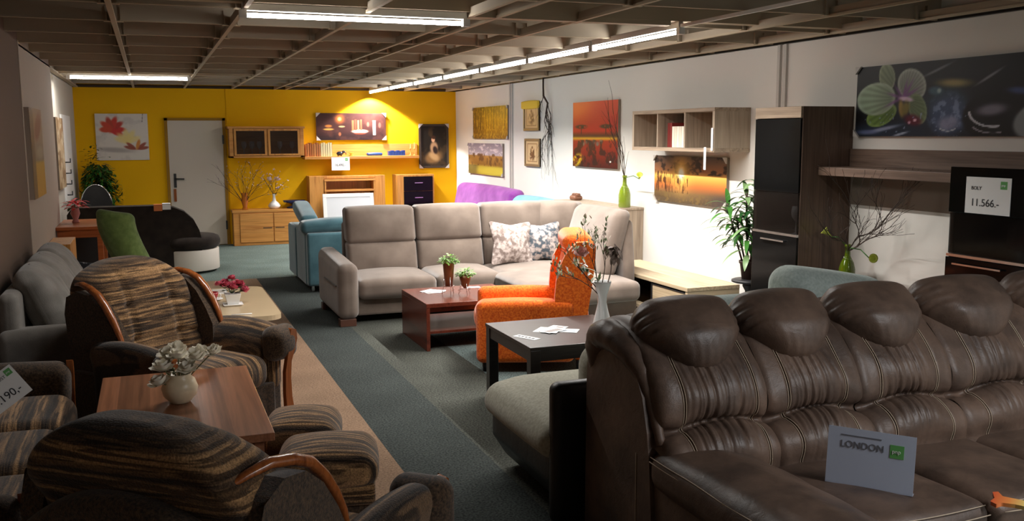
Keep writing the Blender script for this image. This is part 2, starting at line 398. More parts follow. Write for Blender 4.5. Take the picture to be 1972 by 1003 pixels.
# open lattice below the slab: deep cross plates and long beams with pale lower flanges
ys = [-2.15+.895*k for k in range(20)]
for y in ys:
    mb = MB().box(-1.75 if y < 5.7 else -1.03, XR, y-.008, y+.008, ZC+.008, ZC+.27, 0).box(-1.75 if y < 5.7 else -1.03, XR, y-.011, y+.011, ZC, ZC+.008, 1)
    for x in (-.17, .57, 1.29, 2.04, 2.7, 4.12, 4.86): mb.box(x-.06, x+.06, y-.022, y+.022, ZC-.006, ZC+.0, 1).box(x-.05, x-.04, y-.03, y+.03, ZC, ZC+.09, 0).box(x+.04, x+.05, y-.03, y+.03, ZC, ZC+.09, 0)
    struct('trim_ceiling_plate', mb, [LATT, EDGE])
for x, w in ((-.98, .03), (-.17, .016), (.57, .014), (1.29, .014), (1.95, .014), (2.13, .014), (2.7, .013), (4.12, .013), (4.86, .013)):
    struct('trim_ceiling_beam', MB().box(x-.006, x+.006, -3, YB, ZC+.004, ZC+.05, 0).box(x-w, x+w, -3, YB, ZC-.012, ZC+.004, 1), [LATT, EDGE])
struct('trim_ceiling_beam', MB().box(-1.75, XR, 5.755, 5.845, 2.52, 2.62, 1).box(1.95, 3.4, 5.76, 5.84, 2.49, 2.52, 1), [LATT, EDGE])
struct('trim_ceiling_beam', MB().box(-1.03, XR, 12.5, 12.58, 2.5, 2.6, 1), [LATT, EDGE])
struct('trim_right_cornice', MB().box(XR-.03, XR, -3, YB, 2.49, 2.56), DARKMETAL)
struct('trim_back_cornice', MB().box(-1.03, XR, YB-.025, YB, 2.49, 2.53), paint('cornice_paint', c3(80, 66, 50)))
GREYTRIM = paint('grey_conduit_paint', c3(196, 192, 186))
for y in (13.0, 6.62):
    for d in (0, .085): struct('trim_wall_conduit', MB().box(XR-.022, XR, y+d, y+d+.035, .0, 2.5), GREYTRIM)
struct('trim_back_conduit', MB().box(1.185, 1.2, YB-.01, YB, 0, 2.5), YELLOW)
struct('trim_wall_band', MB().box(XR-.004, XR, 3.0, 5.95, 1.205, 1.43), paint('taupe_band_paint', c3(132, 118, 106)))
struct('trim_left_corner', MB().box(-.955, -.915, 8.385, 8.425, 0, 2.5), CREAM)
# door in the yellow wall
d = struct('door_1', MB().box(.29, 1.115, YB-.035, YB-.002, .01, 1.99), paint('grey_door_paint', c3(198, 188, 174), .03, .5))
fr = MB().box(.245, .29, YB-.045, YB, 0, 2.03).box(1.115, 1.16, YB-.045, YB, 0, 2.03).box(.245, 1.16, YB-.045, YB, 1.99, 2.03)
struct('door_frame', fr, paint('ochre_frame_paint', c3(150, 112, 40)), parent=d)
hm = MB().box(.345, .385, YB-.045, YB-.034, .94, 1.16).tube([(.365, YB-.04, 1.08), (.365, YB-.09, 1.08), (.5, YB-.09, 1.075)], .011)
struct('door_handle', hm, DARKMETAL, parent=d)
struct('hinge', MB().box(1.105, 1.13, YB-.06, YB-.03, 1.62, 1.76), DARKMETAL, parent=d)
struct('hinge', MB().box(1.105, 1.13, YB-.06, YB-.03, .25, .39), DARKMETAL, parent=d)
struct('wooden_tag', MB().box(.335, .375, YB-.05, YB-.036, .72, .92), CHERRY, parent=d)

# ------------------------------------------------------------------ ceiling lights
TUBE = emit('lit_tube', (1, .97, .93, 1), 34); HOUSING = plain('lamp_housing', (.7, .69, .66, 1), .5)
def luminaire(x0, x1, y0, y1, label, group=None):
    c = ((x0+x1)/2, (y0+y1)/2, 2.5); t = thing('ceiling_light', label, 'ceiling light', c, 0, group)
    lx = x1-x0 > y1-y0; e = .004
    xm, ym_ = (x0+x1)/2, (y0+y1)/2
    part('housing', MB().box(x0, x1, ym_-.018, ym_+.018, 2.475, 2.52) if lx else MB().box(xm-.018, xm+.018, y0, y1, 2.475, 2.52), HOUSING, t, bev=.004)
    p = ([(x0+e, (y0+y1)/2, 2.45), (x1-e, (y0+y1)/2, 2.45)] if lx else [((x0+x1)/2, y0+e, 2.45), ((x0+x1)/2, y1-e, 2.45)])
    part('tube', MB().tube(p, .013, 12), TUBE, t)
    for q in p:
        s = .012
        part('end_cap', MB().box(q[0]-s-.01, q[0]+s+.01, q[1]-s-.01, q[1]+s+.01, 2.432, 2.478), HOUSING, t)
    return t
luminaire(.55, 1.93, 5.765, 5.835, 'long lit ceiling tube crossing the room, the nearest one above the walkway')
luminaire(-.86, .52, 12.505, 12.575, 'lit ceiling tube near the left wall in front of the yellow wall')
where = ['at the near end of the long light line', 'second from the near end of the long light line', 'third from the near end of the long light line', 'in the middle of the long light line',
         'third from the yellow wall in the long light line', 'second from the yellow wall in the long light line', 'at the yellow wall end of the long light line']
for k in range(7):
    luminaire(3.445, 3.515, 5.76+k*1.4, 7.14+k*1.4, 'lit ceiling tube '+where[k], 'tubes of the long light line')
solo('light_rail', MB().box(3.468, 3.486, 1.2, 5.75, 2.478, 2.5), plain('rail_white', (.9, .88, .85, 1), .4), 'thin unlit white rail continuing the long ceiling light line', 'light rail')
luminaire(3.445, 3.515, -.2, 1.2, 'unseen ceiling tube added to light the front of the brown leather sofa')  # unseen fitting added for the lamp that lights the leather sofa
luminaire(3.445, 3.515, -1.9, -.5, 'unseen ceiling tube added as dim light at the near end of the room')  # unseen fitting added for the dim lamp behind the camera

# ------------------------------------------------------------------ pictures
def sm(a, b, x): t = np.clip((x-a)/(b-a+1e-9), 0, 1); return t*t*(3-2*t)
def vnoise(u, v, s, seed=0):
    x, y = u*s, v*s; xi, yi = np.floor(x), np.floor(y); fx, fy = x-xi, y-yi
    def h(a, b): q = np.sin(a*127.1+b*311.7+seed*74.7)*43758.5453; return q-np.floor(q)
    fx, fy = fx*fx*(3-2*fx), fy*fy*(3-2*fy)
    return (h(xi, yi)*(1-fx)+h(xi+1, yi)*fx)*(1-fy)+(h(xi, yi+1)*(1-fx)+h(xi+1, yi+1)*fx)*fy
def fbm(u, v, s, seed=0, o=4):
    return sum(vnoise(u, v, s*2**k, seed+k)*.5**k for k in range(o))/sum(.5**k for k in range(o))
def mix(c, col, a): a = np.clip(a, 0, 1)[..., None]; return c*(1-a)+np.array(col, float)*a
def ell(u, v, cx, cy, rx, ry, ang=0, soft=.15):
    t = math.radians(ang); x = (u-cx)*math.cos(t)+(v-cy)*math.sin(t); y = -(u-cx)*math.sin(t)+(v-cy)*math.cos(t)
    return 1-sm(1-soft, 1+soft, np.sqrt((x/rx)**2+(y/ry)**2))
def base(u, col): return np.ones(u.shape+(3,))*np.array(col, float)
def vgrad(v, stops):
    c = np.zeros(v.shape+(3,))
    for k in range(3): c[..., k] = np.interp(v, [s[0] for s in stops], [s[1][k] for s in stops])
    return c
def picture(name, label, cat, loc, rz, w, h, fn, depth=.03, frame=None, fw=.03, corners=None, chips=False, aspect=None, group=None):
    """loc: centre of the back face on the wall; picture faces local -Y"""
    root = thing(name, label, cat, loc, rz, group); ar = aspect or w/h
    cv = MB().box(-w/2, w/2, -depth+.001, -.001, -h/2, h/2)
    part('canvas', cv, plain('canvas_edge', (.25, .2, .16, 1), .8), root, False)
    nx = int(min(220, max(60, w*170))); ny = int(max(50, nx*h/w))
    nx = min(nx, 240)
    U, V = np.meshgrid(np.linspace(0, 1, nx), np.linspace(0, 1, ny))
    c = np.clip(fn(U, V, ar), 0, 255)/255
    lin = np.where(c <= .04045, c/12.92, ((c+.055)/1.055)**2.4)
    iw = w/2-(fw if frame else 0); ih = h/2-(fw if frame else 0)
    g = MB().grid(lambda a, b: (-iw+2*iw*a, -depth-.0005, -ih+2*ih*b), nx, ny, 0, False)
    p = part('print', g, PRINT, root, False)
    at = p.data.color_attributes.new('print', 'FLOAT_COLOR', 'POINT')
    at.data.foreach_set('color', np.concatenate([lin, np.ones(lin.shape[:2]+(1,))], 2).astype(np.float32).ravel())
    if frame:
        f = MB(); y0, y1 = -depth-.012, 0
        f.box(-w/2, w/2, y0, y1, h/2-fw, h/2).box(-w/2, w/2, y0, y1, -h/2, -h/2+fw).box(-w/2, -w/2+fw, y0, y1, -h/2+fw, h/2-fw).box(w/2-fw, w/2, y0, y1, -h/2+fw, h/2-fw)
        part('frame', f, frame, root, False, bev=.003)
    if corners:
        s = corners
        for sx in (-1, 1):
            for sz in (-1, 1):
                X, Z = sx*(w/2+.004), sz*(h/2+.004)
                m = MB().prism([(X, Z), (X-sx*s, Z), (X, Z-sz*s)], 'y', -depth-.018, -depth-.002)
                part('corner_protector', m, plain('protector_grey', c3(196, 190, 184), .5), root, False)
    return root
def lotus(u, v, ar):
    c = base(u, (214, 206, 196)); n = fbm(u, v, 6, 1); c = mix(c, (190, 182, 176), sm(.5, .7, n)*.6)
    c = mix(c, (150, 140, 136), ell(u, v, .35, .22, .33, .05, -4, .6)*.7)
    for a, l in ((0, .2), (35, .2), (70, .22), (105, .2), (140, .18), (-30, .17), (180, .15)):
        t = math.radians(a); c = mix(c, (196-20*(a % 2), 44+a/8, 36), ell(u, v, .3+math.cos(t)*.1, .66+math.sin(t)*.1*1.1, l*.8, .06, a, .3))
    for a in (20, 60, 100, 140, 165):
        t = math.radians(a); c = mix(c, (226, 206, 130), ell(u, v, .6+math.cos(t)*.1, .4+math.sin(t)*.12, .15, .06, a, .4)*.8)
    for a in (10, 40, 140, 165, 75):
        t = math.radians(a); c = mix(c, (140, 62, 44) if a != 75 else (200, 120, 40), ell(u, v, .76+math.cos(t)*.13, .24+math.sin(t)*.1, .11, .035, a, .3)*.9)
    c = mix(c, (120, 110, 110), ((np.abs(u-.9-.1*(v-.9)) < .006) & (v > .82)) * 1.)
    return c
def still(u, v, ar):
    x = u*ar; c = base(u, (66, 36, 34)); c = mix(c, (34, 18, 20), sm(.4, 0, v)); c = mix(c, (100, 60, 50), sm(.45, .7, fbm(x, v, 3, 4))*.5)
    def E(cx, cy, rx, ry, col, s=.3, a=1): nonlocal c; c = mix(c, col, ell(x, v, cx*ar, cy, rx, ry, 0, s)*a)
    E(.33, .78, .14, .14, (226, 120, 50), .9, .9); E(.33, .78, .06, .06, (255, 214, 130), .6)
    E(.17, .52, .13, .05, (176, 110, 50)); E(.17, .4, .19, .035, (196, 150, 70)); E(.36, .5, .12, .03, (200, 160, 110))
    E(.33, .22, .05, .07, (150, 90, 60)); E(.62, .32, .3, .07, (236, 214, 186)); E(.62, .24, .22, .03, (150, 60, 40))
    for i, cx in enumerate((.52, .56, .6, .64)): 
        m = (np.abs(u-cx) < .014) & (v > .36) & (v < .74+.03*(i % 2)); c = mix(c, ((190, 96, 60), (160, 70, 50), (206, 130, 90), (176, 84, 56))[i], m*1.)
    m = (np.abs(u-.83) < .018+.03*sm(.45, .75, np.abs(v-.45)*2)) & (v > .18) & (v < .72); c = mix(c, (240, 232, 220), m*1.)
    E(.74, .58, .05, .09, (150, 90, 76)); E(.91, .55, .05, .1, (140, 80, 70)); return c
def classic(u, v, ar):
    c = base(u, (30, 24, 18)); n = fbm(u, v, 5, 9); c = mix(c, (70, 52, 30), sm(.5, .75, n)*.8)
    c = mix(c, (128, 96, 58), ell(u, v, .48, .22, .34, .16, 8, .35)); c = mix(c, (196, 160, 112), ell(u, v, .5, .24, .2, .09, -20, .5)*.8)
    c = mix(c, (170, 134, 100), ell(u, v, .5, .46, .15, .15, 10, .3)); c = mix(c, (44, 30, 26), ell(u, v, .55, .4, .08, .1, 40, .4))
    c = mix(c, (206, 158, 122), ell(u, v, .47, .66, .07, .065, 0, .25)); c = mix(c, (60, 36, 22), ell(u, v, .49, .72, .085, .045, 0, .3)); return c
def forest(u, v, ar):
    c = vgrad(v, [(0, (112, 76, 16)), (.35, (176, 128, 20)), (.6, (190, 150, 36)), (1, (120, 104, 30))]); x = u*ar
    c = mix(c, (70, 44, 20), sm(.45, .15, u)*.55); n = fbm(x, v, 14, 2); c = mix(c, (214, 178, 60), sm(.5, .7, n)*.6)
    for i in range(16):
        cx = (i*.617) % 1; w = .003+.006*((i*.37) % 1); c = mix(c, (52, 34, 16), (np.abs(u-cx-.01*np.sin(v*7+i)) < w) * (v > .3) * .7)
    return c
def meadow(u, v, ar):
    n = fbm(u*ar, v, 8, 5); n2 = fbm(u*ar, v*3, 5, 7)
    c = vgrad(v, [(0, (150, 130, 40)), (.25, (180, 160, 60)), (.33, (130, 92, 40)), (.6, (160, 118, 60)), (.63, (170, 160, 168)), (1, (120, 114, 130))])
    c = mix(c, (210, 200, 204), sm(.5, .7, n2)*(v > .62)*.8); c = mix(c, (90, 60, 36), sm(.5, .65, n)*(v > .28)*(v < .68)*.8)
    c = mix(c, (206, 190, 70), ell(u, v, .72, .12, .4, .12, 0, .5)*.8); c = mix(c, (60, 50, 36), sm(.35, .2, u)*(v < .3)*.6); return c
def sunset_red(u, v, ar):
    n = fbm(u*ar, v, 7, 3); c = vgrad(v, [(0, (60, 14, 10)), (.2, (110, 22, 12)), (.4, (140, 40, 16)), (.44, (196, 150, 30)), (.48, (60, 30, 14)), (.55, (170, 30, 16)), (1, (204, 60, 24))])
    c = mix(c, (240, 130, 40), ell(u, v, .05, 1.0, .4, .25, 0, .8)*.8)
    for cx, w in ((.2, .13), (.75, .12)):
        c = mix(c, (40, 26, 22), ell(u, v, cx, .62, w, .03, 0, .4)*sm(.35, .6, fbm(u, v, 26, 8)+.15)); c = mix(c, (50, 24, 20), (np.abs(u-cx) < .01)*(v > .5)*(v < .62)*1.)
    for k in range(6): c = mix(c, (96, 96, 86), ell(u, v, .25+k*.08, .36+.03*(k % 2), .035, .035, 0, .4)*.8)
    c = mix(c, (20, 12, 10), sm(.5, .62, fbm(u*ar, v, 9, 12))*(v < .42)*.7); c = mix(c, (210, 190, 30), ell(u, v, .1, .1, .12, .08, 30, .6)*sm(.4, .6, fbm(u, v, 20, 6)))
    return mix(c, (220, 220, 210), ell(u, v, .85, .1, .02, .012, 0, .4))
def engraving(seed):
    def f(u, v, ar):
        c = base(u, (196, 168, 128)); inn = (np.abs(u-.5) < .34)*(np.abs(v-.5) < .37); c = mix(c, (120, 84, 50), ((np.abs(u-.5) < .37)*(np.abs(v-.5) < .4))*(1-inn)*1.)
        m = ell(u, v, .5, .42, .22, .25, 0, .4)*sm(.42, .58, fbm(u*ar, v, 9, seed)); c = mix(c, (82, 52, 34), m*.9)
        return mix(c, (96, 60, 40), ell(u, v, .5, .72, .06, .06, 0, .3)*.8)
    return f
def sunset_gold(u, v, ar):
    x = u*ar; c = vgrad(v, [(0, (80, 66, 50)), (.2, (120, 92, 60)), (.35, (184, 104, 54)), (.5, (236, 156, 70)), (.6, (250, 190, 96)), (.68, (170, 110, 70)), (1, (84, 70, 64))])
    c = mix(c, (40, 30, 28), sm(.5, .66, fbm(x, v*2, 5, 2))*(v > .62)*.8)
    r = np.sqrt(((u-.4)*ar)**2+(v-.63)**2); c = mix(c, (255, 196, 90), np.exp(-(r/.34)**2)); c = mix(c, (255, 250, 226), np.exp(-(r/.11)**2)*1.6)
    t = (u < .5)*sm(.5, .62, fbm(x*5, v*.8, 8, 9))*(v > .2)*(v < .6+.3*(.3-u)); c = mix(c, (60, 34, 20), t*.8)
    c = mix(c, (120, 96, 56), sm(.5, .6, fbm(x, v, 16, 1))*(v < .22)*.8); c = mix(c, (70, 60, 60), sm(.6, 1, u)*sm(.35, .1, v)*.9); return c
def orchid(u, v, ar):
    x = u*ar; c = base(u, (14, 14, 18))
    def E(cx, cy, rx, ry, col, a=0, s=.1, k=1): nonlocal c; c = mix(c, col, ell(x, v, cx, cy, rx, ry, a, s)*k)
    # dark wet pebbles with the sheen printed on the canvas
    E(1.5, .2, .75, .42, (30, 40, 54), 0, .5); E(.6, .08, .7, .12, (36, 46, 62), 0, .5); E(1.7, .45, .35, .2, (38, 54, 66), 0, .4)
    E(1.72, .28, .3, .26, (64, 80, 110), 0, .35); n = fbm(x, v, 14, 3); c = mix(c, (120, 136, 170), ell(x, v, 1.72, .3, .28, .22, 0, .5)*sm(.48, .62, n)); E(1.74, .17, .17, .09, (146, 148, 176), 4, .5, .8)
    E(2.43, .25, .46, .3, (10, 10, 13), 0, .1); E(2.41, .33, .22, .07, (140, 134, 150), 4, .6, .85)
    def arc(cx, cy, rx, ry, a0, a1, w, col):
        nonlocal c; t = np.degrees(np.arctan2((v-cy)/ry, (x-cx)/rx)); r = np.sqrt(((x-cx)/rx)**2+((v-cy)/ry)**2); c = mix(c, col, (1-sm(w*.5, w, np.abs(r-1)))*(t > a0)*(t < a1))
    arc(2.45, .32, .38, .2, -178, -75, .07, (196, 196, 206)); arc(2.45, .2, .36, .16, -150, -70, .06, (150, 146, 156)); arc(1.74, .2, .2, .13, -130, -50, .07, (200, 206, 216))
    E(.55, .1, .32, .025, (150, 160, 186), 9, .6, .9); E(.9, .03, .14, .015, (176, 186, 206), 12, .6, .9); E(.25, .06, .2, .03, (96, 106, 140), 0, .7)
    E(1.8, .69, .26, .05, (150, 134, 84), -3, .8); E(1.5, .6, .12, .055, (70, 96, 110), -6, .5); E(1.56, .6, .035, .03, (150, 172, 176), 0, .5)
    E(1.5, .87, .25, .018, (112, 112, 118), 18, .7, .9); E(2.35, .74, .2, .018, (130, 128, 136), 26, .7, .9); E(2.8, .55, .16, .04, (60, 74, 120), -5, .7); E(3.15, .2, .42, .24, (132, 136, 138), 12, .1)
    vein = .5+.5*np.sin(np.arctan2(v-.52, x-.92)*46)
    def petal(cx, cy, rx, ry, a, c0, c1):
        nonlocal c; m = ell(x, v, cx, cy, rx, ry, a, .05); t = math.radians(a); d = np.sqrt((x-.92)**2+(v-.52)**2)
        col = np.array(c0)*(1-.18*vein[..., None])*(0.78+.4*np.clip(d/.6, 0, 1)[..., None]); c = c*(1-m[..., None])+col*m[..., None]
        c = mix(c, c1, (m-ell(x, v, cx, cy, rx*.86, ry*.86, a, .12)).clip(0, 1)*.5)
    petal(.6, .83, .2, .15, -68, (112, 124, 98), (170, 180, 150)); petal(1.07, .7, .27, .21, -24, (140, 146, 136), (186, 192, 180))
    petal(1.2, .37, .22, .15, -62, (110, 126, 90), (150, 166, 130)); petal(.52, .3, .3, .15, 16, (98, 124, 62), (160, 186, 110)); petal(.4, .53, .38, .23, 2, (128, 146, 120), (184, 196, 176))
    for (a, l) in ((55, .2), (25, .2), (75, .16), (200, .24), (165, .2), (130, .16)):
        t = math.radians(a); E(.92+math.cos(t)*.12, .53+math.sin(t)*.1, l*.8, .022, (118, 70, 128), a, .8, .75)
    E(.98, .51, .13, .03, (206, 180, 204), -8, .4); E(.9, .38, .05, .12, (150, 124, 60), 12, .4); E(.98, .38, .07, .1, (122, 108, 50), -10, .5)
    E(1.12, .22, .15, .07, (96, 22, 42), -10, .5); E(1.16, .22, .03, .02, (236, 190, 206), 0, .4); E(1.06, .19, .025, .018, (220, 170, 190), 0, .4)
    d = vnoise(x, v, 46, 5); return mix(c, (150, 164, 196), (d > .93)*(v < .36)*(x < 2.05)*(x > .1)*.7)
def leftpic(u, v, ar):
    c = vgrad(v, [(0, (176, 130, 30)), (.38, (170, 132, 40)), (.42, (116, 104, 88)), (.65, (140, 120, 100)), (1, (130, 96, 66))])
    c = mix(c, (84, 60, 40), (u < .28)*.8); c = mix(c, (110, 48, 34), ell(u, v, .62, .8, .3, .12, 20, .3)*.8); return mix(c, (160, 150, 130), ell(u, v, .7, .5, .3, .07, 0, .5)*.6)
def mapart(u, v, ar):
    c = base(u, (176, 152, 120)); n = fbm(u, v, 5, 11); c = mix(c, (120, 92, 66), sm(.48, .52, n)*.7); return mix(c, (210, 196, 170), sm(.6, .7, fbm(u, v, 9, 3))*.7)
picture('lotus_canvas', 'white canvas with a red and a pale lotus bloom, left of the door', 'picture', (-.37, YB, 1.738), 0, .75, .71, lotus, .03)
SILVERF = plain('dark_picture_frame', (.05, .035, .025, 1), .35)
picture('still_life_canvas', 'dark brown still life canvas under the bright light scallop on the yellow wall', 'picture', (3.19, YB, 1.893), 0, 1.17, .445, still, .045, corners=.075)
picture('framed_painting', 'dark framed old-style painting of a seated figure, right end of yellow wall', 'picture', (4.625, YB, 1.557), 0, .53, .755, classic, .03, SILVERF, .035, corners=.075)
picture('forest_canvas', 'golden autumn forest canvas, upper of the pair beside the conduit', 'picture', (XR, 13.96, 1.934), -90, 1.6, .5, forest, .03, corners=.05)
picture('meadow_canvas', 'landscape canvas with yellow field and grey sky, lower of the pair', 'picture', (XR, 14.2, 1.362), -90, 1.64, .5, meadow, .03, corners=.05)
GOLDF = plain('gilt_frame', c3(120, 98, 70), .4)
picture('small_framed_print', 'small gilt framed engraving with a yellow cover over its top edge', 'picture', (XR, 12.25, 2.0), -90, .56, .4, engraving(4), .02, GOLDF, .035)
picture('small_framed_print', 'small gilt framed engraving hanging beneath the yellow-topped one', 'picture', (XR, 12.22, 1.497), -90, .55, .39, engraving(9), .02, GOLDF, .035)
solo('yellow_cloth', MB().cush((XR-.035, 12.26, 2.16), (.04, .6, .1), .012, (.004, 0, .01)), plain('yellow_cloth_fabric', c3(226, 190, 60), .8), 'yellow cloth draped over the upper small framed engraving', 'cloth')
picture('red_landscape_canvas', 'tall red and orange savanna sunset canvas on the white wall', 'picture', (XR, 10.22, 1.745), -90, 1.22, .79, sunset_red, .035)
picture('sunset_canvas', 'golden sunset canvas under the open wall cube shelf', 'picture', (XR, 8.1, 1.29), -90, 1.34, .47, sunset_gold, .03, corners=.06)
picture('orchid_canvas', 'wide dark canvas of a green orchid beside wet black stones', 'picture', (XR, 4.86, 1.98), -90, 1.76, .51, orchid, .035, corners=.055)
picture('abstract_canvas', 'narrow brown and ochre canvas on the left wall pillar', 'picture', (-.95, 9.12, 1.61), 90, .93, .76, leftpic, .05)
picture('map_canvas', 'pale brown patterned canvas on the far left wall beside the white board', 'picture', (-1.03, 12.6, 1.55), 90, .95, .85, mapart, .04)
tb = thing('white_board', 'white board with small dark hooks near the lotus canvas corner', 'board', (-1.03, 13.9, 1.45))
part('panel', MB().box(-1.029, -1.01, 13.2, 14.6, .9, 2.03), plain('white_panel', (.85, .85, .83, 1), .5), tb)
for k in range(4): part('hook', MB().tube([(-1.01, 13.35, 1.42-.14*k), (-.95, 13.35, 1.42-.14*k), (-.95, 13.35, 1.47-.14*k)], .009, 6), DARKMETAL, tb)

# ------------------------------------------------------------------ generic builders
def glass_stem(mb, x, y, z, s=1):
    mb.lathe([(.028*s, 0), (.03*s, .003*s), (.005*s, .01*s), (.004*s, .075*s), (.012*s, .085*s), (.03*s, .11*s), (.033*s, .14*s), (.027*s, .175*s), (.026*s, .175*s), (.031*s, .14*s), (.002*s, .09*s)], (x, y, z), 14)
CLEAR = glassm('clear_glass', (.8, .82, .82, 1), .03, .45); SMOKED = glassm('smoked_glass', (.03, .018, .012, 1), .08, .5, .3)
def branch(mb, p, d, length, r, depth, rnd, spread=.6, grav=0, n=6, jit=.16):
    p = Vector(p); d = Vector(d).normalized(); pts = [p.copy()]; rs = [r]; kids = []
    for i in range(n):
        d = (d+Vector((rnd.uniform(-1, 1), rnd.uniform(-1, 1), rnd.uniform(-1, 1)))*jit+Vector((0, 0, grav))).normalized()
        p = p+d*length/n; pts.append(p.copy()); rs.append(max(.0012, r*(1-.7*(i+1)/n)))
        if depth > 0 and i >= 1 and rnd.random() < .75: kids.append((p.copy(), d.copy(), i))
    mb.tube(pts, rs, 5)
    tips = [p.copy()]
    for q, dd, i in kids:
        nd = dd+Vector((rnd.uniform(-1, 1), rnd.uniform(-1, 1), rnd.uniform(-.6, .8)))*spread
        tips += branch(mb, q, nd, length*rnd.uniform(.35, .6), r*.55, depth-1, rnd, spread, grav, max(4, n//2), jit)
    return tips
def blossoms(mb, tips, r, rnd, mi=0, n=5):
    for t in tips:
        for k in range(n):
            d = Vector((rnd.uniform(-1, 1), rnd.uniform(-1, 1), rnd.uniform(-.3, 1)))
            mb.leaf(t, d, r, r*.8, .3, 3, mi)
def flowerhead(mb, c, r, rnd, mi=0, rings=3, petals=7, tilt=(0, 0, 1)):
    """layered cup of rounded petals around a centre"""
    c = Vector(c); d = Vector((rnd.uniform(-.5, .5), rnd.uniform(-.8, .2), 1)).normalized(); R = d.to_track_quat('Z', 'Y').to_matrix()
    for k in range(rings):
        rr = r*(1-.27*k); h = r*(.55+.16*k); pn = max(3, petals-1-k); ph = rnd.uniform(0, 6)
        def g(u, v, rr=rr, h=h, pn=pn, ph=ph):
            t = 2*math.pi*u; q = .12+.88*v; rad = rr*(q**.6)*(1+.13*v*math.cos(pn*t+ph)); z = h*(q**1.6)-r*.25-.22*r*v**3*(1 if k == 0 else 0)+.07*r*v*math.cos(pn*t+ph+1)
            return tuple(R @ Vector((rad*math.cos(t), rad*math.sin(t), z))+c)
        mb.grid(g, 20, 6, mi, True, True)

# ------------------------------------------------------------------ furniture at the yellow wall
F = 15.45
t = thing('wall_cabinet', 'oak wall cabinet with two smoked glass doors hanging right of the door', 'cabinet', (1.78, F, 1.4))
part('body', MB().box(1.19, 1.25, F, YB, 1.4, 1.895).box(2.29, 2.35, F, YB, 1.4, 1.895).box(1.17, 2.37, F-.01, YB, 1.86, 1.895).box(1.19, 2.35, F, YB, 1.4, 1.43).box(1.25, 2.29, YB-.02, YB, 1.43, 1.86).box(1.765, 1.785, F+.01, YB, 1.43, 1.86), OAK, t, bev=.003)
for a, b in ((1.26, 1.765), (1.785, 2.285)):
    d = part('door', MB().box(a, a+.035, F-.015, F, 1.435, 1.855).box(b-.035, b, F-.015, F, 1.435, 1.855).box(a+.035, b-.035, F-.015, F, 1.825, 1.855).box(a+.035, b-.035, F-.015, F, 1.435, 1.46), OAKV, t, bev=.002)
    part('pane', MB().box(a+.035, b-.035, F-.01, F-.005, 1.46, 1.825), SMOKED, d)
for i, (x, y) in enumerate(((1.42, F+.12), (1.55, F+.18), (1.66, F+.1), (1.98, F+.12), (2.18, F+.14))):
    mb = MB(); glass_stem(mb, 0, 0, 0, 1.3)
    solo('wine_glass', mb, CLEAR, ['wine glass in the oak wall cabinet, leftmost one behind the left pane', 'wine glass standing deeper in the oak wall cabinet, middle one behind the left pane', 'wine glass behind the left pane of the oak wall cabinet, beside the centre post',
        'wine glass behind the right pane of the oak wall cabinet, nearer the centre post', 'wine glass behind the right pane of the oak wall cabinet, nearer the books'][i], 'wine glass', 'glasses in the oak wall cabinet').location = (x, y, 1.43)
t = thing('wall_shelf', 'long oak wall shelf with low back board under the still life picture', 'shelf', (3.3, YB, 1.38))
part('shelf_board', MB().box(2.37, 4.3, YB-.24, YB, 1.36, 1.405), OAK, t, bev=.003)
part('back_board', MB().box(2.8, 4.32, YB-.03, YB, 1.405, 1.6), OAK, t, bev=.002)
tones = [(168, 104, 56), (186, 120, 66), (160, 96, 50), (176, 112, 60), (190, 128, 72), (166, 104, 58), (182, 118, 70)]
x = 2.385
for i in range(12):
    w = .032+.004*(i % 3); hh = .2+.012*((i*7) % 3); col = tones[i] if i < 7 else (224-6*(i % 2), 206, 160)
    m = plain('book_cover', c3(*col), .6)
    b = thing('book', ('tan upright book on the oak wall shelf, %s from the cabinet' if i < 7 else 'cream upright book on the oak wall shelf, %s from the right end of the row') % (['first', 'second', 'third', 'fourth', 'fifth', 'sixth', 'seventh'][i] if i < 7 else ['fifth', 'fourth', 'third', 'second', 'first'][i-7]), 'book', (x, YB-.05, 1.405), 0, 'books on the oak wall shelf')
    part('cover', MB().box(0, w, -.15, -.148+.003, 0, hh).box(0, .003, -.15, 0, 0, hh).box(w-.003, w, -.15, 0, 0, hh), m, b, False)
    part('pages', MB().box(.003, w-.003, -.145, -.004, .004, hh-.005), PAPER, b, False); x += w+.001
# ornaments on the shelf
mb = MB().cush((0, 0, .045), (.1, .05, .05), .024, (.01, .01, .01), 4).cush((.06, 0, .07), (.05, .04, .045), .02, seg=3).tube([(.08, 0, .07), (.1, 0, .05), (.1, 0, .02)], [.01, .008, .005], 6)
for sx in (-.03, .025): 
    for sy in (-.012, .012): mb.tube([(sx, sy, 0), (sx, sy, .035)], .009, 6)
solo('figurine', mb, plain('black_ceramic', (.01, .012, .02, 1), .2), 'small black animal figurine on the oak shelf beside the price card', 'figurine').location = (2.96, YB-.16, 1.405)
mb = MB().lathe([(.03, 0), (.045, .012), (.012, .02), (.012, .03), (.04, .05), (.035, .055), (.005, .035)], n=16).leaf((0, 0, .04), (1, 0, .6), .06, .03).leaf((0, 0, .04), (-1, 0, .6), .06, .03)
solo('candle_dish', mb, plain('brass_yellow', c3(206, 160, 50), .35, .3), 'small yellow dish on the oak shelf right of the black figurine', 'dish').location = (3.15, YB-.14, 1.405)
mb = MB().cush((0, 0, .025), (.26, .1, .05), .02, (.005, .005, .006), 4)
solo('blue_box', mb, plain('blue_glaze', c3(34, 60, 120), .3), 'low flat blue box lying on the oak shelf', 'box').location = (3.55, YB-.13, 1.405)
mb = MB()
for k in range(6): mb.box(-.14+k*.048, -.14+k*.048+.044, -.05, .05, 0, .075+.012*(k % 2))
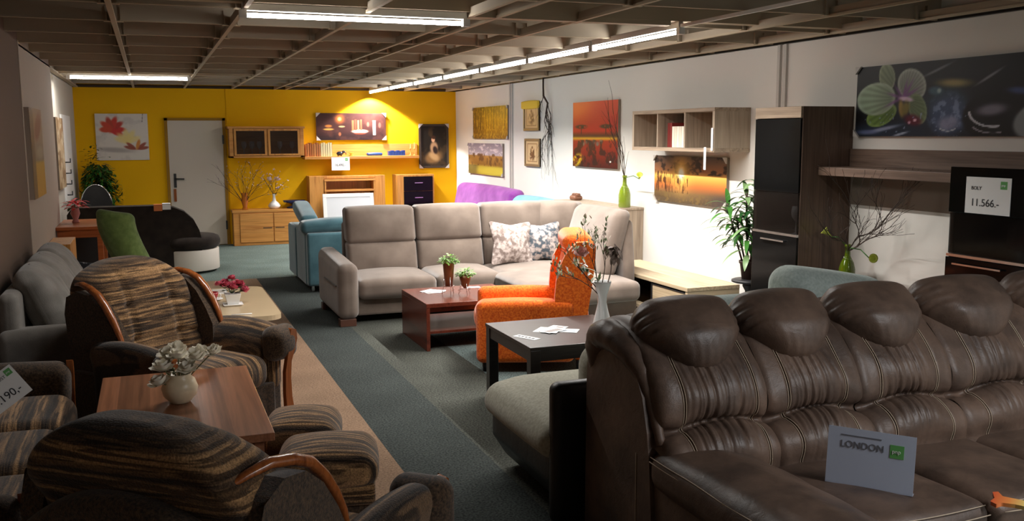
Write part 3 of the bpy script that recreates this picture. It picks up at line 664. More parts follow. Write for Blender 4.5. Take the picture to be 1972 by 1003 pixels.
solo('blue_book_set', mb, plain('blue_cover', c3(36, 62, 128), .4), 'set of short blue volumes on the oak shelf near the framed painting', 'book set').location = (3.93, YB-.12, 1.405)
for k, x in enumerate((4.18, 4.25)):
    mb = MB().lathe([(.022, 0), (.024, .008), (.006, .015), (.006, .1), (.016, .105), (.018, .12), (.007, .121), (.006, .18+.03*k), (.001, .19+.03*k)], n=12)
    solo('candlestick', mb, OAKV, ['shorter wooden candlestick at the right end of the oak shelf', 'taller wooden candlestick at the right end of the oak shelf'][k], 'candlestick', 'candlesticks on the oak shelf').location = (x, YB-.12, 1.405)
def card(name, label, loc, rotm, w, h, texts, logo, frosted=None, cat='price card', thick=.003, parts_extra=None):
    """local frame: x right, z up, facing -Y"""
    t = thing(name, label, cat, loc); t.rotation_euler = rotm
    part('sheet', MB().box(0, w, 0, thick, 0, h), frosted or PAPER, t, False)
    for (s, x, z, size, m) in texts:
        text('lettering', s, size, m, t, (x, -.0012, z), (math.pi/2, 0, 0))
    if logo:
        x, z, q = logo
        lg = part('logo', MB().box(x, x+q, -.0012, 0, z, z+q), GREENLOGO, t, False)
        text('lettering', 'pnp', q*.42, PAPER, lg, (x+q*.14, -.002, z+q*.38), (math.pi/2, 0, 0))
    return t
card('price_card', 'white price card hanging from the oak wall shelf on the yellow wall', (2.8, YB-.262, 1.175), (0, 0, 0), .3, .215, [('16.490,-', .05, .07, .055, INK)], (.225, .155, .045))
t = thing('media_unit', 'oak media panel with open niche shelf standing at the yellow wall', 'media unit', (3.05, 15.5, 0))
F2 = 15.48; X0, X1 = 2.42, 3.68
part('back_panel', MB().box(X0, X0+.24, F2, YB, 0, 1.085).box(X1-.17, X1, F2, YB, 0, 1.085).box(X0+.24, X1-.17, F2, YB, 1.04, 1.085).box(X0+.24, X1-.17, YB-.05, YB, 0, 1.04), OAKV, t, bev=.003)
part('shelf_board', MB().box(X0+.24, X1-.17, F2-.03, YB-.05, 1.0, 1.03).box(X0+.24, X1-.17, F2-.03, YB-.05, .83, .86), OAK, t, bev=.002)
part('niche_side', MB().box(X0+.245, X0+.27, F2-.02, YB-.05, .0, .998), OAKV, t); part('niche_side', MB().box(X1-.2, X1-.175, F2-.02, YB-.05, 0, .998), OAKV, t)
part('base', MB().box(X0+.28, X1-.22, F2-.1, YB-.06, 0, .3), OAK, t)
t = thing('picture_frame', 'large empty white framed board leaning against the oak media unit', 'picture frame', (3.03, 15.12, 0))
ym = Matrix.Rotation(math.radians(-8), 3, 'X')
def lean(mb): return mb.xf(lambda p: ym @ p+Vector((3.02, 15.2, .02)))
part('frame', lean(MB().box(-.42, .42, 0, .03, .73, .79).box(-.42, .42, 0, .03, 0, .06).box(-.42, -.36, 0, .03, .06, .73).box(.36, .42, 0, .03, .06, .73)), WHITE, t, bev=.004)
part('sheet', lean(MB().box(-.36, .36, .008, .016, .06, .73)), plain('pale_sheet', c3(205, 208, 212), .4), t)
t = thing('chest_of_drawers', 'oak chest with black drawer fronts near the right end of the yellow wall', 'chest of drawers', (4.2, 15.5, 0))
part('body', MB().box(3.88, 4.52, 15.42, YB-.003, 0, 1.085), OAKV, t, bev=.004)
for k in range(4):
    d = part('drawer', MB().box(3.985, 4.49, 15.4, 15.42, .06+k*.25, .06+k*.25+.243), BLACKGLOSS, t, bev=.002)
    part('handle', MB().box(4.17, 4.31, 15.378, 15.388, .19+k*.25, .202+k*.25).box(4.18, 4.187, 15.386, 15.4, .19+k*.25, .2+k*.25).box(4.293, 4.3, 15.386, 15.4, .19+k*.25, .2+k*.25), CHROME, d)
t = thing('sideboard', 'low oak sideboard with two doors beside the grey door', 'sideboard', (1.75, 15.6, 0))
part('body', MB().box(1.2, 2.36, F, YB-.003, 0, .53).box(1.185, 2.375, F-.015, YB-.003, .53, .57), OAK, t, bev=.003)
for a, b in ((1.3, 1.815), (1.83, 2.33)):
    d = part('door', MB().box(a, b, F-.02, F, .05, .51), OAK, t, bev=.004)
    part('handle', MB().box(b-.16 if a < 1.5 else a+.02, b-.02 if a < 1.5 else a+.16, F-.024, F-.018, .27, .285), plain('handle_slot', (.08, .045, .02, 1), .5), d)
# vases with branches on the sideboard
rnd = random.Random(3)
t = thing('glass_vase', 'amber glass vase with bare flowering twigs at left end of the oak sideboard', 'vase', (1.4, 15.58, .57))
part('vase', MB().lathe([(.045, 0), (.05, .01), (.035, .05), (.06, .14), (.045, .22), (.055, .27), (.05, .27), (.04, .22), (.055, .14), (.03, .05), (.005, .015)], (1.4, 15.58, .57), 18), glassm('amber_glass', c3(206, 120, 40), .05, .65), t)
mb = MB(); bl = MB(); tips = []
for dx in (-.9, -.6, -.35, -.1, .1, .35, .6, .85, -.75, .7): tips += branch(mb, (1.4, 15.58, .65), (dx, rnd.uniform(-.5, -.1), 1), rnd.uniform(.34, .56), .005, 2, rnd, .5)
mb.xf(lambda p: Vector((p.x, min(p.y, 15.72), min(p.z, 1.38)))); tips = [q for q in tips if q.z < 1.34]
part('twigs', mb, TWIG, t); blossoms(bl, tips, .018, rnd, 0, 3); part('blossom', bl, plain('blossom_mauve', c3(190, 170, 176), .7), t)
t = thing('ceramic_vase', 'white ceramic vase with an orchid spray on the oak sideboard', 'vase', (1.86, 15.58, .57))
part('vase', MB().lathe([(.05, 0), (.085, .02), (.1, .05), (.075, .09), (.03, .13), (.02, .2), (.028, .24), (.022, .24), (.014, .2), (.005, .14)], (1.86, 15.58, .57), 20), WHITE, t)
mb = MB(); bl = MB(); tips = []
for dx in (-.5, -.2, .1, .3, .55, -.35): tips += branch(mb, (1.86, 15.58, .78), (dx, rnd.uniform(-.3, .1), 1), rnd.uniform(.2, .36), .004, 1, rnd, .5)
part('stems', mb, TWIG, t)
blossoms(bl, tips, .03, rnd, 0, 4)
for k in range(5): flowerhead(bl, (1.84+rnd.uniform(-.08, .1), 15.52, .98+rnd.uniform(-.1, .1)), .045, rnd, 0, 2, 5)
part('blossom', bl, plain('blossom_pale', c3(222, 196, 196), .7), t)
mb = MB().leaf((1.86, 15.56, .8), (.7, -.3, .9), .18, .05, 1.2).leaf((1.88, 15.56, .8), (.3, -.3, .5), .13, .045, 1.4); part('leaf', mb, plain('dark_leaf', c3(40, 34, 50), .4), t)
mb = MB().lathe([(.09, 0), (.1, .02), (.03, .04), (.03, .07), (.13, .1), (.14, .13), (.13, .13), (.02, .085)], n=18, sx=1.3)
solo('blue_bowl', mb, plain('navy_glaze', c3(30, 40, 84), .3), 'dark blue footed bowl on the right end of the oak sideboard', 'bowl').location = (2.18, 15.58, .57)

# ------------------------------------------------------------------ ficus, far left corner, black sofa
def pot(mb, c, r, h, n=20): return mb.lathe([(r*.72, 0), (r*.95, h*.86), (r*1.04, h*.86), (r*1.06, h), (r*.96, h), (r*.9, h*.88), (.01, h*.86)], c, n)
rnd = random.Random(11)
t = thing('potted_ficus', 'bushy dark green ficus in the far corner beneath the lotus canvas', 'plant', (-.66, 15.25, 0))
part('pot', pot(MB(), (-.66, 15.25, 0), .17, .3), plain('clay_pot', c3(120, 70, 50), .8), t)
mb = MB(); lv = MB()
for k in range(4):
    a = k*1.6; tips = branch(mb, (-.66+.03*math.cos(a), 15.25+.03*math.sin(a), .25), (.25*math.cos(a), .25*math.sin(a), 1), .7, .013, 2, rnd, .55)
    for tp in tips:
        for j in range(7):
            q = Vector(tp)+Vector((rnd.gauss(0, .07), rnd.gauss(0, .07), rnd.gauss(0, .07)))
            q.x = max(q.x, -.9); lv.leaf(q, (rnd.uniform(-1, 1), rnd.uniform(-1, 1), rnd.uniform(-.6, .6)), .085, .045, .6, 3, rnd.randint(0, 1))
for j in range(900):
    a, e, r = rnd.uniform(0, 6.28), rnd.uniform(-1, 1), rnd.uniform(.4, 1)
    q = Vector((-.72+.27*r*math.cos(a)*(1-.5*max(0, e)), 15.2+.25*r*math.sin(a), .98+.36*e))
    q.x = max(q.x, -.9); lv.leaf(q, (math.cos(a), math.sin(a), rnd.uniform(-.8, .5)), .09, .045, .6, 3, rnd.randint(0, 1))
for j in range(34):
    q = Vector((-.78+rnd.gauss(0, .08), 15.2+rnd.gauss(0, .05), 1.38+rnd.uniform(-.05, .22))); lv.leaf(q, (rnd.uniform(-1, 1), rnd.uniform(-1, 1), .3), .08, .04, .6, 3, 0)
clampx = lambda p: Vector((min(max(p.x, -1.0), -.4), min(p.y, 15.72), p.z)); mb.xf(clampx); lv.xf(clampx)
part('trunk', mb, TWIG, t); part('foliage', lv, [LEAFD, LEAF], t)
t = thing('corner_sofa', 'espresso velour sofa seen from behind with rounded end and white plinth', 'sofa', (-.2, 12.9, 0))
YB1 = 12.5
prof = [(-.97, 0), (-.97, .8), (-.93, .86), (-.85, .885), (.1, .885), (.25, .86), (.38, .8), (.49, .69), (.55, .56), (.57, .46), (.57, .3), (.45, .3), (.3, 0)]
part('backrest', MB().prism(prof, 'y', YB1, YB1+.26, 0, False), BLACKFAB, t, bev=.04, seg=3)
part('seat_cushion', MB().cush((-.35, 13.25, .36), (1.2, .95, .2), .05, (0, 0, .02)), BLACKFAB, t)
def dcyl(r, z0, z1, cx=.42, cy=12.86, rr=.03, sy=1.1): return MB().lathe([(r-rr, z0), (r-rr*.3, z0+rr*.3), (r, z0+rr), (r, z1-rr), (r-rr*.3, z1-rr*.3), (r-rr, z1), (.01, z1+.005)], (cx, cy, 0), 36, sy=sy)
part('round_end_cushion', dcyl(.4, .305, .47, rr=.06), BLACKFAB, t)
part('plinth', dcyl(.38, .03, .3, rr=.01), plain('white_leatherette', c3(206, 198, 186), .5), t)
part('plinth', MB().box(-.9, .06, 12.78, 13.6, .03, .25), WHITE, t)
for x, y in ((-.85, 12.6), (.55, 12.95), (-.85, 13.5)): part('foot', MB().lathe([(.025, 0), (.03, .035)], (x, y, 0), 10), BLACK, t)
t = thing('price_card', 'orange and white card lying over the top of the espresso sofa', 'price card', (.08, 12.6, .885))
part('card', MB().box(.02, .12, YB1-.012, YB1-.006, .82, .9).box(.02, .12, YB1-.012, 12.62, .895, .9), plain('orange_card', c3(206, 120, 66), .6), t)
part('card', MB().box(.122, .22, YB1-.014, YB1-.008, .835, .91).box(.122, .22, YB1-.014, 12.62, .904, .91), PAPER, t)
t = thing('swivel_chair', 'black rounded chair back with pale rim rising behind the espresso sofa', 'chair', (-.72, 13.9, 0))
A = [(-.7+.2*math.cos(q), .78+.32*math.sin(q)) for q in [math.pi*k/14 for k in range(15)]]
part('backrest', MB().prism([(-.9, .5)]+A[::-1]+[(-.5, .5)], 'y', 13.9, 13.97), BLACKLTH, t, bev=.02)
part('rim', MB().tube([(a, 13.9, b) for a, b in A[1:-1]], .008, 6), CHROME, t)
part('seat', MB().cush((-.7, 14.16, .46), (.42, .4, .09), .04), BLACKLTH, t)
part('pole', MB().tube([(-.7, 14.15, .05), (-.7, 14.15, .42)], .02, 10), CHROME, t)
mb = MB()
for k in range(5): a = 2*math.pi*k/5; mb.tube([(-.7, 14.15, .07), (-.7+.22*math.cos(a), 14.15+.22*math.sin(a), .03)], .014, 6)
part('base', mb, CHROME, t)
# desk, poinsettia, little cabinet, green chair
t = thing('desk', 'cherry wood desk with its dark opening filled black beneath, at the left wall', 'desk', (-.78, 11.2, 0))
part('desktop', MB().box(-.948, -.5, 10.75, 11.75, .775, .81), ORANGEWOOD, t, bev=.006)
part('apron', MB().box(-.94, -.53, 10.8, 10.83, .69, .775), ORANGEWOOD, t)
for x, y in ((-.93, 10.8), (-.56, 10.8), (-.93, 11.64), (-.56, 11.64)): part('leg', MB().box(x, x+.055, y-.001, y+.06, 0, .775), ORANGEWOOD, t, bev=.003)
part('dark_opening', MB().box(-.88, -.56, 11.5, 11.53, .1, .69), BLACK, t)  # black sheet stands in for the dark opening under the desk
t = thing('bedside_cabinet', 'narrow oak cabinet with ribbed front squeezed behind the grey sofa', 'cabinet', (-.85, 9.9, 0))
part('body', MB().box(-.945, -.74, 9.7, 10.4, 0, .74), OAKV, t, bev=.004)
for k in range(3): part('drawer', MB().box(-.92, -.765, 9.685, 9.7, .1+k*.2, .28+k*.2), OAK, t, bev=.002)
rnd = random.Random(5)
t = thing('poinsettia', 'red poinsettia in a small pink vase on the cherry desk', 'potted flower', (-.79, 11.3, .81))
part('vase', MB().lathe([(.035, 0), (.04, .01), (.025, .04), (.05, .1), (.04, .15), (.045, .17), (.04, .17), (.035, .15), (.01, .05)], (-.79, 11.3, .81), 16), plain('pink_glaze', c3(176, 110, 100), .3), t)
rd = MB(); gr = MB()
for k in range(60):
    a = rnd.uniform(0, 6.28); rr = rnd.uniform(0, .09); q = (-.79+rr*math.cos(a), 11.3+rr*math.sin(a), 1.02+rnd.uniform(-.03, .05)-rr*.3)
    (rd if k % 4 else gr).leaf(q, (math.cos(a), math.sin(a), rnd.uniform(-.1, .6)), .085, .04, .6, 3)
gr.tube([(-.79, 11.3, .9), (-.79, 11.3, 1.03)], .006, 5)
part('petals', rd, plain('poinsettia_red', c3(222, 16, 20), .6), t); part('leaves', gr, LEAFD, t)
t = thing('wing_chair', 'green felt high-back chair turned away beside the cherry desk', 'chair', (-.27, 9.2, 0), 0)
def gb(u, v):
    a = (u-.5)*2; z = .12+v*.97; ww = .155+.035*math.sin(v*math.pi*.6)
    return a, z, ww
def shell(u, v, off=0):
    a, z, ww = gb(u, v); x = -.2+a*(ww+.01)-(.12*(v-.45) if v > .45 else -.16*(.45-v)); y = 9.0+.16*a*a*-1+.1*(1-v)-.10*v+off; return (x, y+.1, z-.05*a*a*(v > .9))
part('backrest', MB().cush((-.3, 9.05, .66), (.32, .12, .86), .055, (0, .02, 0), 12, 3, lambda u, v, w, p: (p.x+.15*max(0, .7-w)**1.3-.01*w, p.y+.08*u*u-.06*w, p.z-.03*(w > .8)*u)), GREENFAB, t)
part('seat_cushion', MB().cush((-.2, 9.35, .4), (.5, .48, .14), .06, (0, 0, .02)), GREENFAB, t)
part('base', MB().cush((-.2, 9.33, .24), (.5, .5, .2), .03), GREENFAB, t)
for x in (-.4, 0): 
    for y in (9.12, 9.54): part('leg', MB().tube([(x, y, 0), (x, y, .15)], [.014, .02], 8), CHERRY, t)

SMOKED2 = glassm('dark_smoked_glass', (.008, .006, .005, 1), .06, .66, .25)
# ------------------------------------------------------------------ right wall furniture
t = thing('cube_shelf', 'grey oak wall shelf with three open cubes above the sunset canvas', 'shelf', (4.85, 7.87, 1.6))
x0, y0, y1, z0, z1 = 4.66, 7.12, 8.63, 1.585, 1.98; th = .035
part('body', MB().box(x0, XR-.001, y0, y1, z1-th, z1).box(x0, XR-.001, y0, y1, z0, z0+th).box(XR-.015, XR-.001, y0+th, y1-th, z0+th, z1-th), GREYOAK, t, bev=.002)
part('side_panel', MB().box(x0+.001, XR-.002, y0, y0+th, z0+th, z1-th), GREYOAKV, t); part('side_panel', MB().box(x0+.001, XR-.002, y1-th, y1, z0+th, z1-th), GREYOAKV, t)
for k in (1, 2): part('divider', MB().box(x0+.005, XR-.015, y0+(y1-y0)*k/3-.01, y0+(y1-y0)*k/3+.01, z0+th, z1-th), GREYOAKV, t)
for i in range(7):
    col = [(110, 26, 22), (120, 32, 26), (226, 218, 200), (220, 210, 190), (228, 222, 206), (216, 208, 190), (226, 220, 204)][i]; ya = 8.06-.043*(i+1)
    b = thing('book', '%s upright book in the middle cube of the wall shelf, %s of its colour' % ('dark red' if i < 2 else 'cream', ['farthest', 'nearest', 'farthest', 'second farthest', 'middle', 'second nearest', 'nearest'][i]), 'book', (x0+.08, ya, z0+th), 0, 'books in the cube shelf')
    hh = .2 if i > 1 else .235; m = plain('book_cover', c3(*col), .6)
    part('cover', MB().box(0, .003, 0, .04, 0, hh).box(.003, .15, 0, .003, 0, hh).box(.003, .15, .037, .04, 0, hh), m, b, False)
    part('pages', MB().box(.003, .145, .003, .037, .003, hh-.004), PAPER, b, False)
t = thing('price_card', 'white price card seen edge-on at the near front edge of the cube shelf', 'price card', (4.64, 7.14, 1.62))
part('sheet', MB().box(4.65, 4.652, 7.125, 7.155, 1.6, 1.8), PAPER, t)
t = thing('price_card', 'white price card seen edge-on hanging below the cube shelf', 'price card', (4.63, 7.2, 1.42))
part('sheet', MB().box(4.63, 4.632, 7.2, 7.235, 1.43, 1.63), PAPER, t)
t = thing('display_cabinet', 'tall dark oak display cabinet with black glass doors at the white wall', 'cabinet', (4.8, 6.08, 0))
x0, y0, y1 = 4.57, 5.8, 6.37
part('body', MB().box(x0, XR, y0, y0+.03, .02, 1.95).box(x0, XR, y1-.03, y1, .02, 1.95).box(x0, XR, y0+.03, y1-.03, 1.92, 1.95).box(x0, XR, y0+.03, y1-.03, .02, .06).box(XR-.03, XR, y0+.03, y1-.03, .06, 1.92).box(x0+.02, XR-.03, y0+.03, y1-.03, .94, .97).box(x0+.02, XR-.03, y0+.03, y1-.03, 1.33, 1.345), DARKOAKV, t, bev=.002)
part('front_strip', MB().box(x0-.02, x0, y0+.002, y1, 1.865, 1.95), GREYOAK, t, bev=.002)
d = part('glass_door', MB().box(x0-.018, x0-.003, y0+.005, y1-.005, 1.3, 1.86), BLACKGLOSS, t, bev=.002)
d = part('glass_door', MB().box(x0-.018, x0-.003, y0+.005, y1-.005, .985, 1.297), SMOKED2, t, bev=.002)
part('sill_rail', MB().box(x0-.02, x0, y0+.005, y1-.005, .965, .983), CHROME, t)
d = part('door', MB().box(x0-.018, x0-.003, y0+.005, y1-.005, .06, .962), BLACKGLOSS, t, bev=.002)
part('handle', MB().box(x0-.04, x0-.03, y0+.14, y0+.43, .915, .927).box(x0-.032, x0-.018, y0+.15, y0+.16, .915, .925).box(x0-.032, x0-.018, y0+.41, y0+.42, .915, .925), CHROME, d)
part('base', MB().box(x0+.02, XR, y0+.02, y1-.02, 0, .02), BLACK, t)
mb = MB(); glass_stem(mb, 0, 0, 0, 1.25)
solo('wine_glass', mb, glassm('bright_glass', (.95, .95, .95, 1), .02, .9), 'wine glass behind the smoked pane of the tall dark oak cabinet', 'wine glass').location = (4.68, 5.98, .97)
t = thing('wall_shelf', 'long dark oak wall shelf with back panel under the orchid canvas', 'shelf', (4.85, 5.0, 1.46))
part('shelf_board', MB().box(4.72, XR, 3.3, 5.795, 1.435, 1.497), DARKOAK, t, bev=.003)
part('back_panel', MB().box(XR-.03, XR, 3.3, 5.795, 1.497, 1.63), DARKOAK, t, bev=.002)
t = thing('tv_cabinet', 'dark oak cabinet with black glass front and price card, at right edge', 'cabinet', (4.8, 3.9, 0))
x0, y0, y1 = 4.57, 3.3, 4.37
part('body', MB().box(x0, XR-.002, y1-.03, y1, .02, 1.43).box(x0, XR-.002, y0, y0+.03, .02, 1.43).box(x0, XR-.002, y0+.03, y1-.03, .99, 1.02).box(x0, XR-.002, y0+.03, y1-.03, .02, .06).box(XR-.03, XR-.002, y0+.03, y1-.03, .06, 1.43).box(x0, 4.715, y0, y1, 1.43, 1.45), DARKOAKV, t, bev=.002)
part('glass_door', MB().box(x0-.02, x0-.004, y0, y1, 1.27, 1.545), BLACKGLOSS, t, bev=.002)
part('glass_door', MB().box(x0-.018, x0-.004, y0, y1-.01, 1.02, 1.267), SMOKED2, t, bev=.002)
part('rail', MB().box(x0-.02, x0, y0, y1, 1.0, 1.016), CHROME, t)
for k in range(3):
    d = part('drawer', MB().box(x0-.02, x0-.004, y0, y1+.004, .97-.3*(k+1), .995-.3*k), BLACKGLOSS, t, bev=.002)
    part('handle', MB().box(x0-.045, x0-.035, 3.95, 4.3, .955-.3*k, .965-.3*k).box(x0-.036, x0-.02, 3.97, 3.98, .955-.3*k, .965-.3*k).box(x0-.036, x0-.02, 4.27, 4.28, .955-.3*k, .965-.3*k), CHROME, d)
card('price_card', 'white price card with green logo on the black tv cabinet front', (x0-.024, 4.245, 1.275), (0, 0, -math.pi/2), .315, .215, [('BOLY', .04, .14, .03, INK), ('11.566.-', .04, .045, .062, INK)], (.245, .15, .045))
t = thing('lowboard', 'pale low wall cabinet under the dark oak shelf carrying the green bottle', 'lowboard', (4.8, 5.1, 0))
part('body', MB().box(4.6, XR-.01, 4.42, 5.78, .05, .62), DARKOAK, t, bev=.003); part('base', MB().box(4.63, XR-.03, 4.45, 5.75, 0, .05), BLACK, t)
for k in range(2): part('door', MB().box(4.584, 4.6, 4.425+.68*k, 5.1+.68*k, .07, .6), BLACKGLOSS, t, bev=.002)
GBOT = glassm('green_glass', c3(130, 152, 24), .05, .66); GBOTD = glassm('olive_glass', c3(84, 104, 10), .05, .75)
def bottle(name, label, c, mat, s, seed, twdir, calla, wob=.3, grav=0):
    rnd = random.Random(seed); t = thing(name, label, 'vase', c)
    part('bottle', MB().lathe([(.055*s, 0), (.062*s, .008), (.062*s, .13*s), (.05*s, .18*s), (.022*s, .235*s), (.019*s, .3*s), (.024*s, .3*s), (.024*s, .325*s), (.018*s, .325*s), (.015*s, .24*s), (.045*s, .17*s), (.055*s, .02), (.004, .015)], c, 22), mat, t)
    mb = MB(); 
    for d, l in twdir: branch(mb, (c[0], c[1], c[2]+.27*s), d, l, .0055, 2 if wob < .25 else 1, rnd, wob, grav, 12, .26 if grav else .12)
    mb.xf(lambda p: Vector((min(p.x, 5.0), p.y, p.z)))
    part('twigs', mb, TWIG, t)
    part('thread', MB().tube([(c[0]+.0235*s*math.cos(a)*(1+.9*(k/20)), c[1]+.0235*s*math.sin(a)*(1+.9*(k/20)), c[2]+(.24-.004*k)*s) for k, a in enumerate([q*.6 for q in range(21)])], .002, 5), PAPER, t)
    for (p, d) in calla:
        fl_ = MB().tube([(c[0], c[1], c[2]+.3*s), tuple(Vector((c[0], c[1], c[2]+.3*s)).lerp(Vector(p), .6)+Vector((0, 0, .03))), p], .004, 6)
        q = part('calla', fl_, LEAF, t)
        m = MB().lathe([(.004, 0), (.012, .03), (.022, .06), (.034, .075), (.02, .058), (.008, .03)], n=14); r = Vector(d).to_track_quat('Z', 'Y').to_matrix()
        m.xf(lambda v: r @ v+Vector(p)); part('bloom', m, plain('calla_yellow', c3(206, 216, 90), .5), q)
    return t
bottle('green_bottle', 'lime green bottle with long curly twigs on the cabinet by the white wall', (4.85, 9.14, .95), GBOT, 1.08, 21, [((-.04, .05, 1), .74), ((-.06, -.12, 1), .5), ((-.04, -.03, 1), .66)], [((4.8, 8.72, 1.28), (-.3, -.6, .6))], .25)
bottle('green_bottle', 'dark olive bottle with leaning twigs before the dark oak shelf', (4.82, 5.55, .62), GBOTD, .95, 8, [((-.22, -.95, .7), .66), ((-.18, -1.0, .62), .7), ((-.25, -.8, .8), .52), ((-.2, -1.1, .5), .5)], [((4.74, 5.64, .98), (-.5, .5, .6)), ((4.78, 5.28, .86), (-.3, -.8, .1))], .22, .05)
t = thing('tall_cabinet', 'pale oak cabinet behind the taupe corner sofa at the white wall', 'cabinet', (4.87, 9.7, 0))
part('body', MB().box(4.66, XR-.002, 9.05, 10.6, .06, .925).box(4.65, XR-.002, 9.04, 10.61, .925, .95), GREYOAKV, t, bev=.003); part('base', MB().box(4.7, XR-.02, 9.08, 10.57, 0, .06), BLACK, t)
for k in range(3): part('door', MB().box(4.645, 4.66, 9.07+.51*k, 9.57+.51*k, .09, .91), GREYOAKV, t, bev=.002)
mb = MB().cush((0, 0, .03), (.12, .16, .06), .028, seg=4)
for k in range(5): mb.cush((.0+.02*(k % 2), -.06+.03*k, .065), (.05, .045, .04), .018, seg=2)
solo('ceramic_ornament', mb, plain('brown_ceramic', c3(120, 80, 60), .4), 'small brown ornament on the pale oak cabinet by the wall', 'ornament').location = (4.85, 10.4, .95)
t = thing('tv_bench', 'pale oak low bench with open niche and drawer at the white wall', 'tv bench', (4.56, 7.9, 0))
x0, x1, y0, y1 = 4.3, 4.84, 6.93, 8.75
part('top', MB().box(x0, x1, y0, y1, .385, .42), BENCHOAK, t, bev=.003)
part('side_panel', MB().box(x0+.005, x1, y0+.004, y0+.04, .0, .385), BENCHOAKX, t, bev=.002); part('side_panel', MB().box(x0+.005, x1, y1-.04, y1-.004, 0, .385), BENCHOAKX, t, bev=.002)
part('shelf_board', MB().box(x0+.01, x1, y0+.04, y1-.04, .1, .13), BENCHOAK, t); part('back_panel', MB().box(x1-.02, x1, y0+.04, y1-.04, .13, .385), BLACK, t)
d = part('drawer', MB().box(x0+.01, x0+.03, y0+.045, y0+.62, .135, .36), BENCHOAK, t, bev=.002)
part('divider', MB().box(x0+.01, x1-.02, y0+.63, y0+.65, .13, .385), BLACK, t)
part('handle', MB().box(x0+.006, x0+.012, y0+.045, y0+.62, .362, .372), BLACK, d)
# potted plant on its stand
t = thing('plant_stand', 'black turned plant stand next to the tall display cabinet', 'plant stand', (4.78, 6.78, 0))
c = (4.78, 6.72)
part('top', MB().lathe([(.13, .0), (.145, .006), (.145, .022), (.13, .028), (.01, .029)], (c[0], c[1], .475), 28), BLACK, t)
part('column', MB().lathe([(.025, .08), (.03, .12), (.02, .16), (.032, .22), (.04, .3), (.026, .36), (.028, .4), (.05, .44), (.05, .476)], (c[0], c[1], 0), 18), BLACK, t)
for k in range(3):
    a = 2*math.pi*k/3+.4; part('leg', MB().tube([(c[0], c[1], .14), (c[0]+.08*math.cos(a), c[1]+.08*math.sin(a), .1), (c[0]+.15*math.cos(a), c[1]+.15*math.sin(a), .012)], [.02, .018, .012], 8), BLACK, t)
rnd = random.Random(17)
t = thing('potted_plant', 'tall green dracaena with strappy leaves in a dark pot on the black stand', 'plant', (4.78, 6.72, .504))
part('pot', pot(MB(), (c[0], c[1], .504), .082, .16), plain('dark_brown_pot', c3(52, 32, 26), .6), t)
part('soil', MB().lathe([(.074, 0), (.07, .006), (.001, .008)], (c[0], c[1], .642), 16), SOIL, t)
cn = MB(); lv = MB()
for k, (dx, dy, hh) in enumerate(((.0, -.05, .72), (-.07, .1, .5), (-.04, .06, .38), (.03, .0, .3), (-.04, -.02, .6))):
    p0 = Vector((c[0]+dx*.5, c[1]+dy*.5, .65)); p1 = p0+Vector((dx*1.2, dy*1.2, hh)); p1.x = min(p1.x, 4.9)
    cn.tube([p0, p0.lerp(p1, .5)+Vector((0, .01, 0)), p1], .008, 6)
    for s in range(int(hh*40)):
        tt = .3+.7*s/(hh*40); q = p0.lerp(p1, tt); a = s*2.4+k; d = Vector((math.cos(a), math.sin(a), .45+.5*tt)); d.x = min(d.x, .1); d.y *= 1.15
        lv.leaf(q, d, rnd.uniform(.22, .34)*(1-.2*(tt > .9)), .052, rnd.uniform(1.0, 1.9), 7, rnd.choice((0, 0, 1, 2)))
lv.leaf((c[0]-.05, c[1]-.05, .72), (-.5, -.5, .1), .2, .06, 1.8, 6, 2)
part('canes', cn, TWIG, t); part('leaves', lv, [LEAF, LEAFD, plain('leaf_pale', c3(110, 140, 90), .4)], t)
# hanging branch
rnd = random.Random(31); mb = MB()
p = [(5.0, 11.78, 2.5), (5.0, 11.78, 2.38), (4.97, 11.7, 2.26), (4.98, 11.58, 2.16), (4.97, 11.62, 2.02)]; mb.tube(p, [.012, .012, .014, .013, .01], 6)
for (q, d, l) in ((p[3], (0, .5, -1), .7), (p[4], (-.05, -.2, -1), .85), (p[4], (0, .35, -1), .8), (p[3], (0, -.2, -1), .6), (p[4], (-.1, .1, -1), 1.0), (p[2], (0, .5, -.6), .4)): branch(mb, q, d, l*.8, .006, 1, rnd, .3, -.16, 16, .36)
mb.xf(lambda v: Vector((min(v.x, 5.03), v.y, v.z)))
solo('hanging_branch', mb, TWIG, 'bare curly branch hanging from the ceiling before the white wall', 'branch', loc=(5.0, 11.7, 1.3))
# purple and pale blue sofas along the far right wall
def wallsofa(name, label, mat, y0, y1, z, x0=4.05, one=False):
    t = thing(name, label, 'sofa', (4.5, (y0+y1)/2, 0)); ym_ = (y0+y1)/2; L = y1-y0
    part('base', MB().cush((x0+.42, ym_, .2), (.82, L, .3), .05), mat, t)
    n = 2 if L > 1.5 else 1
    for k in range(n): part('seat_cushion', MB().cush((x0+.36, y0+.1+(L-.2)*(k+.5)/n, .42), (.7, (L-.2)/n, .16), .06, (0, 0, .03)), mat, t)
    if one: n = 1
    for k in range(n): part('backrest', MB().cush((x0+.78, y0+L*(k+.5)/n, z-.25), (.24, L/n-.005, .5), .1, (.02, 0, .02), 10, 3, lambda u, v, w, p: (p.x+.05*w, p.y, p.z)), mat, t)
    for yy in (y0+.06, y1-.06): part('armrest', MB().cush((x0+.38, yy, .42), (.72, .12, .36), .05), mat, t)
    for xx in (x0+.08, x0+.75):
        for yy in (y0+.12, y1-.12): part('foot', MB().box(xx, xx+.04, yy, yy+.04, 0, .055), BLACK, t)
    return t
wallsofa('purple_sofa', 'purple velvet sofa in the far right corner', PURPLE, 12.35, 14.9, .965, one=True)
wallsofa('pale_blue_sofa', 'pale blue sofa between the purple sofa and the taupe corner sofa', LBLUE, 10.75, 12.2, .91, 3.98)

